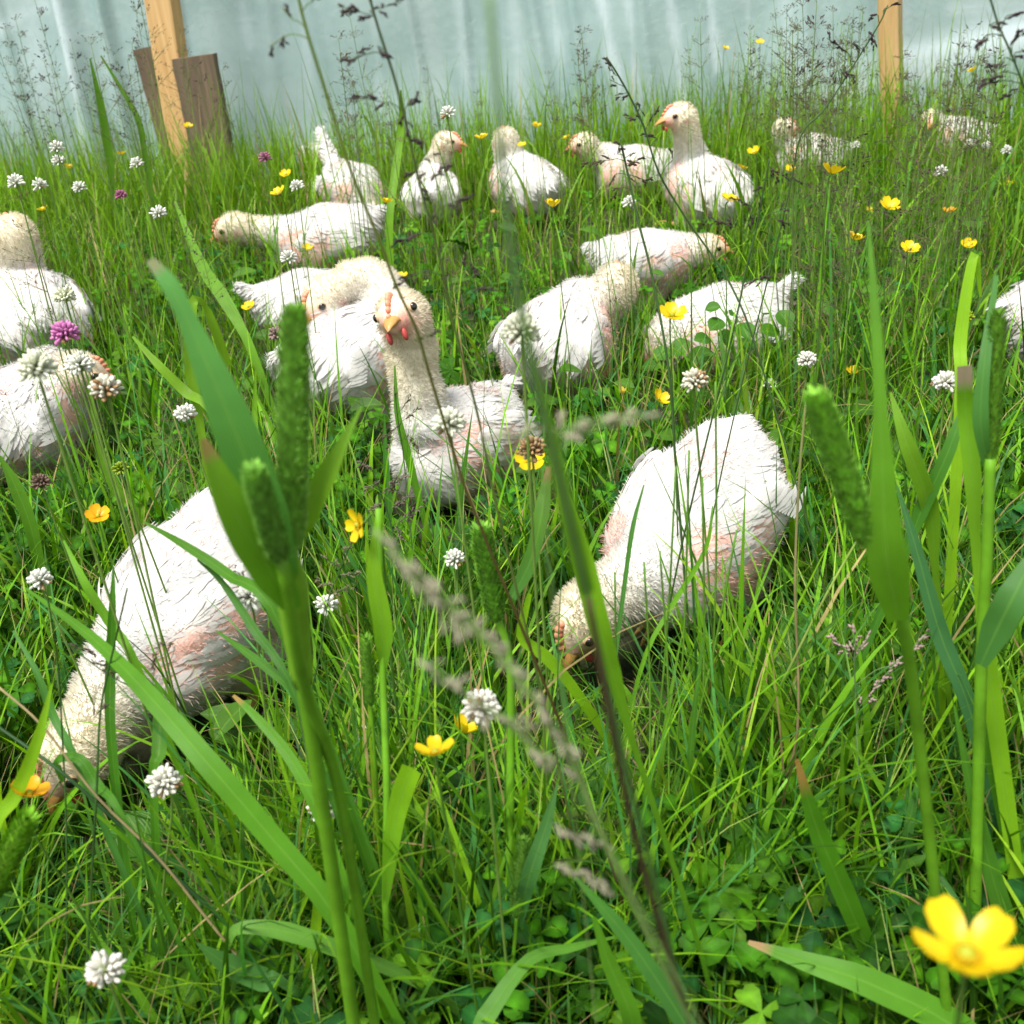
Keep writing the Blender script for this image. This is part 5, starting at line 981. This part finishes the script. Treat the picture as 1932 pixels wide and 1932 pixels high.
# --- round leaves one can tell apart
def leafthing(label, x, y, px, z, az, tilt, asp=.6, c=(.055, .16, .014)):
    c0 = P(x, y, z); L = wpx(c0, px); d = np.array([math.cos(az), math.sin(az), tilt]); d = nrm(d); f = np.linspace(0, 1, 11)[:, None]
    pts = c0 - d * L / 2 + f * d * L - np.array([0, 0, 1]) * (f - .4) ** 2 * L * .35; w = np.array([.04, .42, .72, .9, 1, 1, .96, .85, .65, .38, .05]) * L * asp
    root = thing('stalked_leaf', label, 'leaf', (pts[0][0], pts[0][1], 0)); og = np.array(root.location); mb = MB(); mb.ribbon(pts, w, (0, -.45, 1), c, np.array(c) * 1.1, .28); mb.build('leaf_blade', M_BLADE, root, og)  # a single leaf on its stalk, not a whole plant
    mb = MB(); mb.tube(curve([pts[0], pts[0] * .5 + np.array([pts[0][0], pts[0][1], 0]) * .5 + [.004, .004, 0], [pts[0][0], pts[0][1], 0]], 6), .0009, (.10, .2, .04), 5); mb.build('stalk', M_STEM, root, og)
for a in (('large oval leaf behind the lower left clover flower', 262, 1575, 115, .05, 2.2, .9, .75), ('pale green round leaf with a light vein, centre bottom', 1130, 1455, 70, .05, 1.2, 1.0, .8, (.09, .24, .05)), ('first oval leaf of the three at the right', 1590, 1395, 56, .06, 2.6, .3, .5), ('second oval leaf of the three, hanging', 1632, 1410, 62, .06, 1.2, .9, .5, (.09, .22, .02)), ('third oval leaf of the three, pointing right', 1670, 1365, 70, .06, .4, .3, .45), ('tall oval leaf standing right of the clipped blade', 1575, 1570, 125, .07, 1.5, 1.6, .5, (.07, .2, .02)), ('broad round leaf below the right chicken\'s tail', 1520, 1200, 130, .05, .6, .3, .75), ('round leaf left of the broad one below the tail', 1455, 1240, 90, .05, 2.4, .4, .7), ('curved leaf under the lower centre buttercup, right side', 850, 1490, 80, .05, 1.0, .7, .6), ('oval leaf under the lower centre buttercup, left side', 770, 1535, 85, .05, 2.8, .2, .5), ('ribbed pale leaf in the bottom left centre', 720, 1830, 110, .04, 1.9, .8, .55, (.08, .22, .06)), ('round leaf near the bottom at left', 300, 1800, 70, .05, 1.6, .9, .75), ('oval leaf at the bottom edge left', 430, 1905, 95, .06, .1, .3, .5), ('smooth leaf in the bottom left corner area', 590, 1880, 100, .06, .6, .7, .55), ('large leaf at the left edge in the middle', 60, 930, 95, .05, .4, .4, .6), ('round leaf left of the left chicken\'s back', 205, 1010, 50, .05, 2.4, .3, .8), ('leaf in front of the right chicken\'s feet', 1345, 1150, 70, .07, .8, .7, .75), ('leaf low before the right chicken\'s breast', 1290, 1140, 56, .07, 2.2, .6, .7)):
    leafthing(*a[:7], **dict(zip(('asp', 'c'), a[7:])))
# clover leaves that hide the low chicken at the centre right
hide = [(1285, 655, 44, .09), (1325, 670, 50, .08), (1250, 668, 40, .08), (1370, 640, 46, .11), (1352, 612, 40, .14), (1410, 650, 44, .10), (1450, 625, 40, .11), (1385, 595, 34, .14), (1300, 690, 48, .06), (1230, 690, 40, .05), (1440, 590, 36, .12), (1480, 600, 44, .12), (1345, 580, 30, .16), (1405, 622, 44, .13), (1325, 640, 36, .11)]
hr = thing('clover_plant', 'clump of broad clover leaves half hiding the low chicken', 'clover plant', (*P(1340, 690, 0)[:2], 0)); og = np.array(hr.location)
for x, y, px, z in hide:
    c0 = P(x, y, z); L = wpx(c0, px); d = nrm([rnd.uniform(-1, 1), rnd.uniform(-.6, .6), rnd.uniform(.1, .5)]); f = np.linspace(0, 1, 9)[:, None]; pts = c0 - d * L / 2 + f * d * L - np.array([0, 0, 1]) * (f - .4) ** 2 * L * .3
    mb = MB(); mb.ribbon(pts, np.array([.05, .5, .8, 1, 1, .95, .8, .5, .1]) * L * .85, (0, -.6, 1), (.05, .16, .012), (.06, .18, .014), .25); mb.tube(curve([pts[0], [pts[0][0] * .7 + og[0] * .3, pts[0][1] * .7 + og[1] * .3, z * .4], og], 6), .0007, (.1, .2, .03), 4); mb.build('leaf', M_BLADE, hr, og)

# --- wispy grasses in seed: six kinds copied many times
def wisp(seed, H_, n_br, c, spread=.05, fine=.0046):
    r_ = random.Random(seed); root = thing('wispy_grass', 'thin wispy meadow grass stem with a loose spray of tiny seeds', 'seeding grass', (0, 0, 0), 'wispy grass stems in seed')
    top = np.array([r_.uniform(-.03, .03), r_.uniform(-.02, .02), H_]); cv = curve([top, top * .5 + [0, 0, .02], [0, 0, -.005]], 14); mb = MB(); mb.tube(cv, np.linspace(.0004, .0009, 14), (.13, .21, .05), 4); mb.build('stem', M_STEM, root)
    sp = spikelet_mesh(fine, c, (c[0] * 1.3, c[1] * 1.7, c[2])); mb = MB()
    for k in range(n_br):
        f = k / n_br; zt = H_ * (1 - .34 * f); b_ = cv[np.argmin(abs(cv[:, 2] - zt))]; a = r_.uniform(0, 6.28); L = spread * (.25 + .85 * f) * r_.uniform(.6, 1.1); d = np.array([math.cos(a), math.sin(a), r_.uniform(.4, 1.1)]); e = b_ + nrm(d) * L
        mb.tube([b_, e], .00022, (.14, .17, .06), 3, cap=False)
        for q in range(r_.randint(2, 5)):
            p = b_ + (e - b_) * r_.uniform(.45, 1) + np.array([r_.gauss(0, .002), r_.gauss(0, .002), r_.gauss(0, .002)]); M3 = np.array(look_z(d + np.array([r_.gauss(0, .5), r_.gauss(0, .5), r_.gauss(0, .4)]))); mb.add(np.array(sp.V) @ M3.T + p, sp.F, sp.C)
    mb.build('seed_spray', M_SEED, root); return root
kinds = [wisp(1, .42, 22, (.13, .085, .065)), wisp(2, .46, 30, (.16, .12, .07), .06), wisp(3, .38, 18, (.07, .04, .045), .045, .006), wisp(4, .44, 26, (.17, .14, .08), .05, .004), wisp(5, .40, 34, (.12, .09, .07), .035), wisp(6, .48, 18, (.06, .035, .04), .07, .0065)]
used = [0] * 6
def place_wisp(k, top):
    """a stem whose tip stands at `top`"""
    src = kinds[k]
    if used[k] == 0: r_ = src
    else:
        r_ = src.copy(); col.objects.link(r_)
        for ch in list(src.children): c_ = ch.copy(); col.objects.link(c_); c_.parent = r_
    used[k] = 1; s_ = top[2] / (.42, .46, .38, .44, .40, .48)[k]; r_.scale = (min(1.2, max(.6, s_)),) * 2 + (s_,); r_.rotation_euler = (0, rnd.uniform(-.04, .08), rnd.uniform(0, 6.28)); r_.location = (top[0] - .01, top[1], 0)
nw_ = 0
for x0, x1, y0, y1, d0, d1, n_ in ((0, 250, -20, 260, 1.8, 2.9, 26), (250, 520, 60, 300, 2.1, 2.9, 12), (600, 760, 20, 260, 1.6, 2.6, 16), (760, 1050, 120, 300, 1.9, 2.7, 10), (1050, 1130, 60, 220, 1.6, 2.3, 7), (1290, 1480, 0, 240, 1.5, 2.4, 14), (1470, 1660, -10, 220, 1.4, 2.3, 38), (1680, 1932, 60, 260, 1.4, 2.2, 34), (1500, 1932, 230, 560, 1.0, 1.7, 44), (0, 500, 380, 800, .9, 1.6, 18), (850, 1300, 450, 700, 1.0, 1.5, 8), (1500, 1900, 700, 1300, .7, 1.0, 12), (0, 900, 1150, 1700, .55, .85, 14), (1100, 1900, 1300, 1800, .55, .8, 14)):
    for i in range(n_):
        p = Q(rnd.uniform(x0, x1), rnd.uniform(y0, y1), rnd.uniform(d0, d1))
        if nw_ < 290 and .09 < p[2] < .62 and not inside(p[:1], p[1:2], 1.2)[0]: place_wisp(rnd.randrange(6), p); nw_ += 1
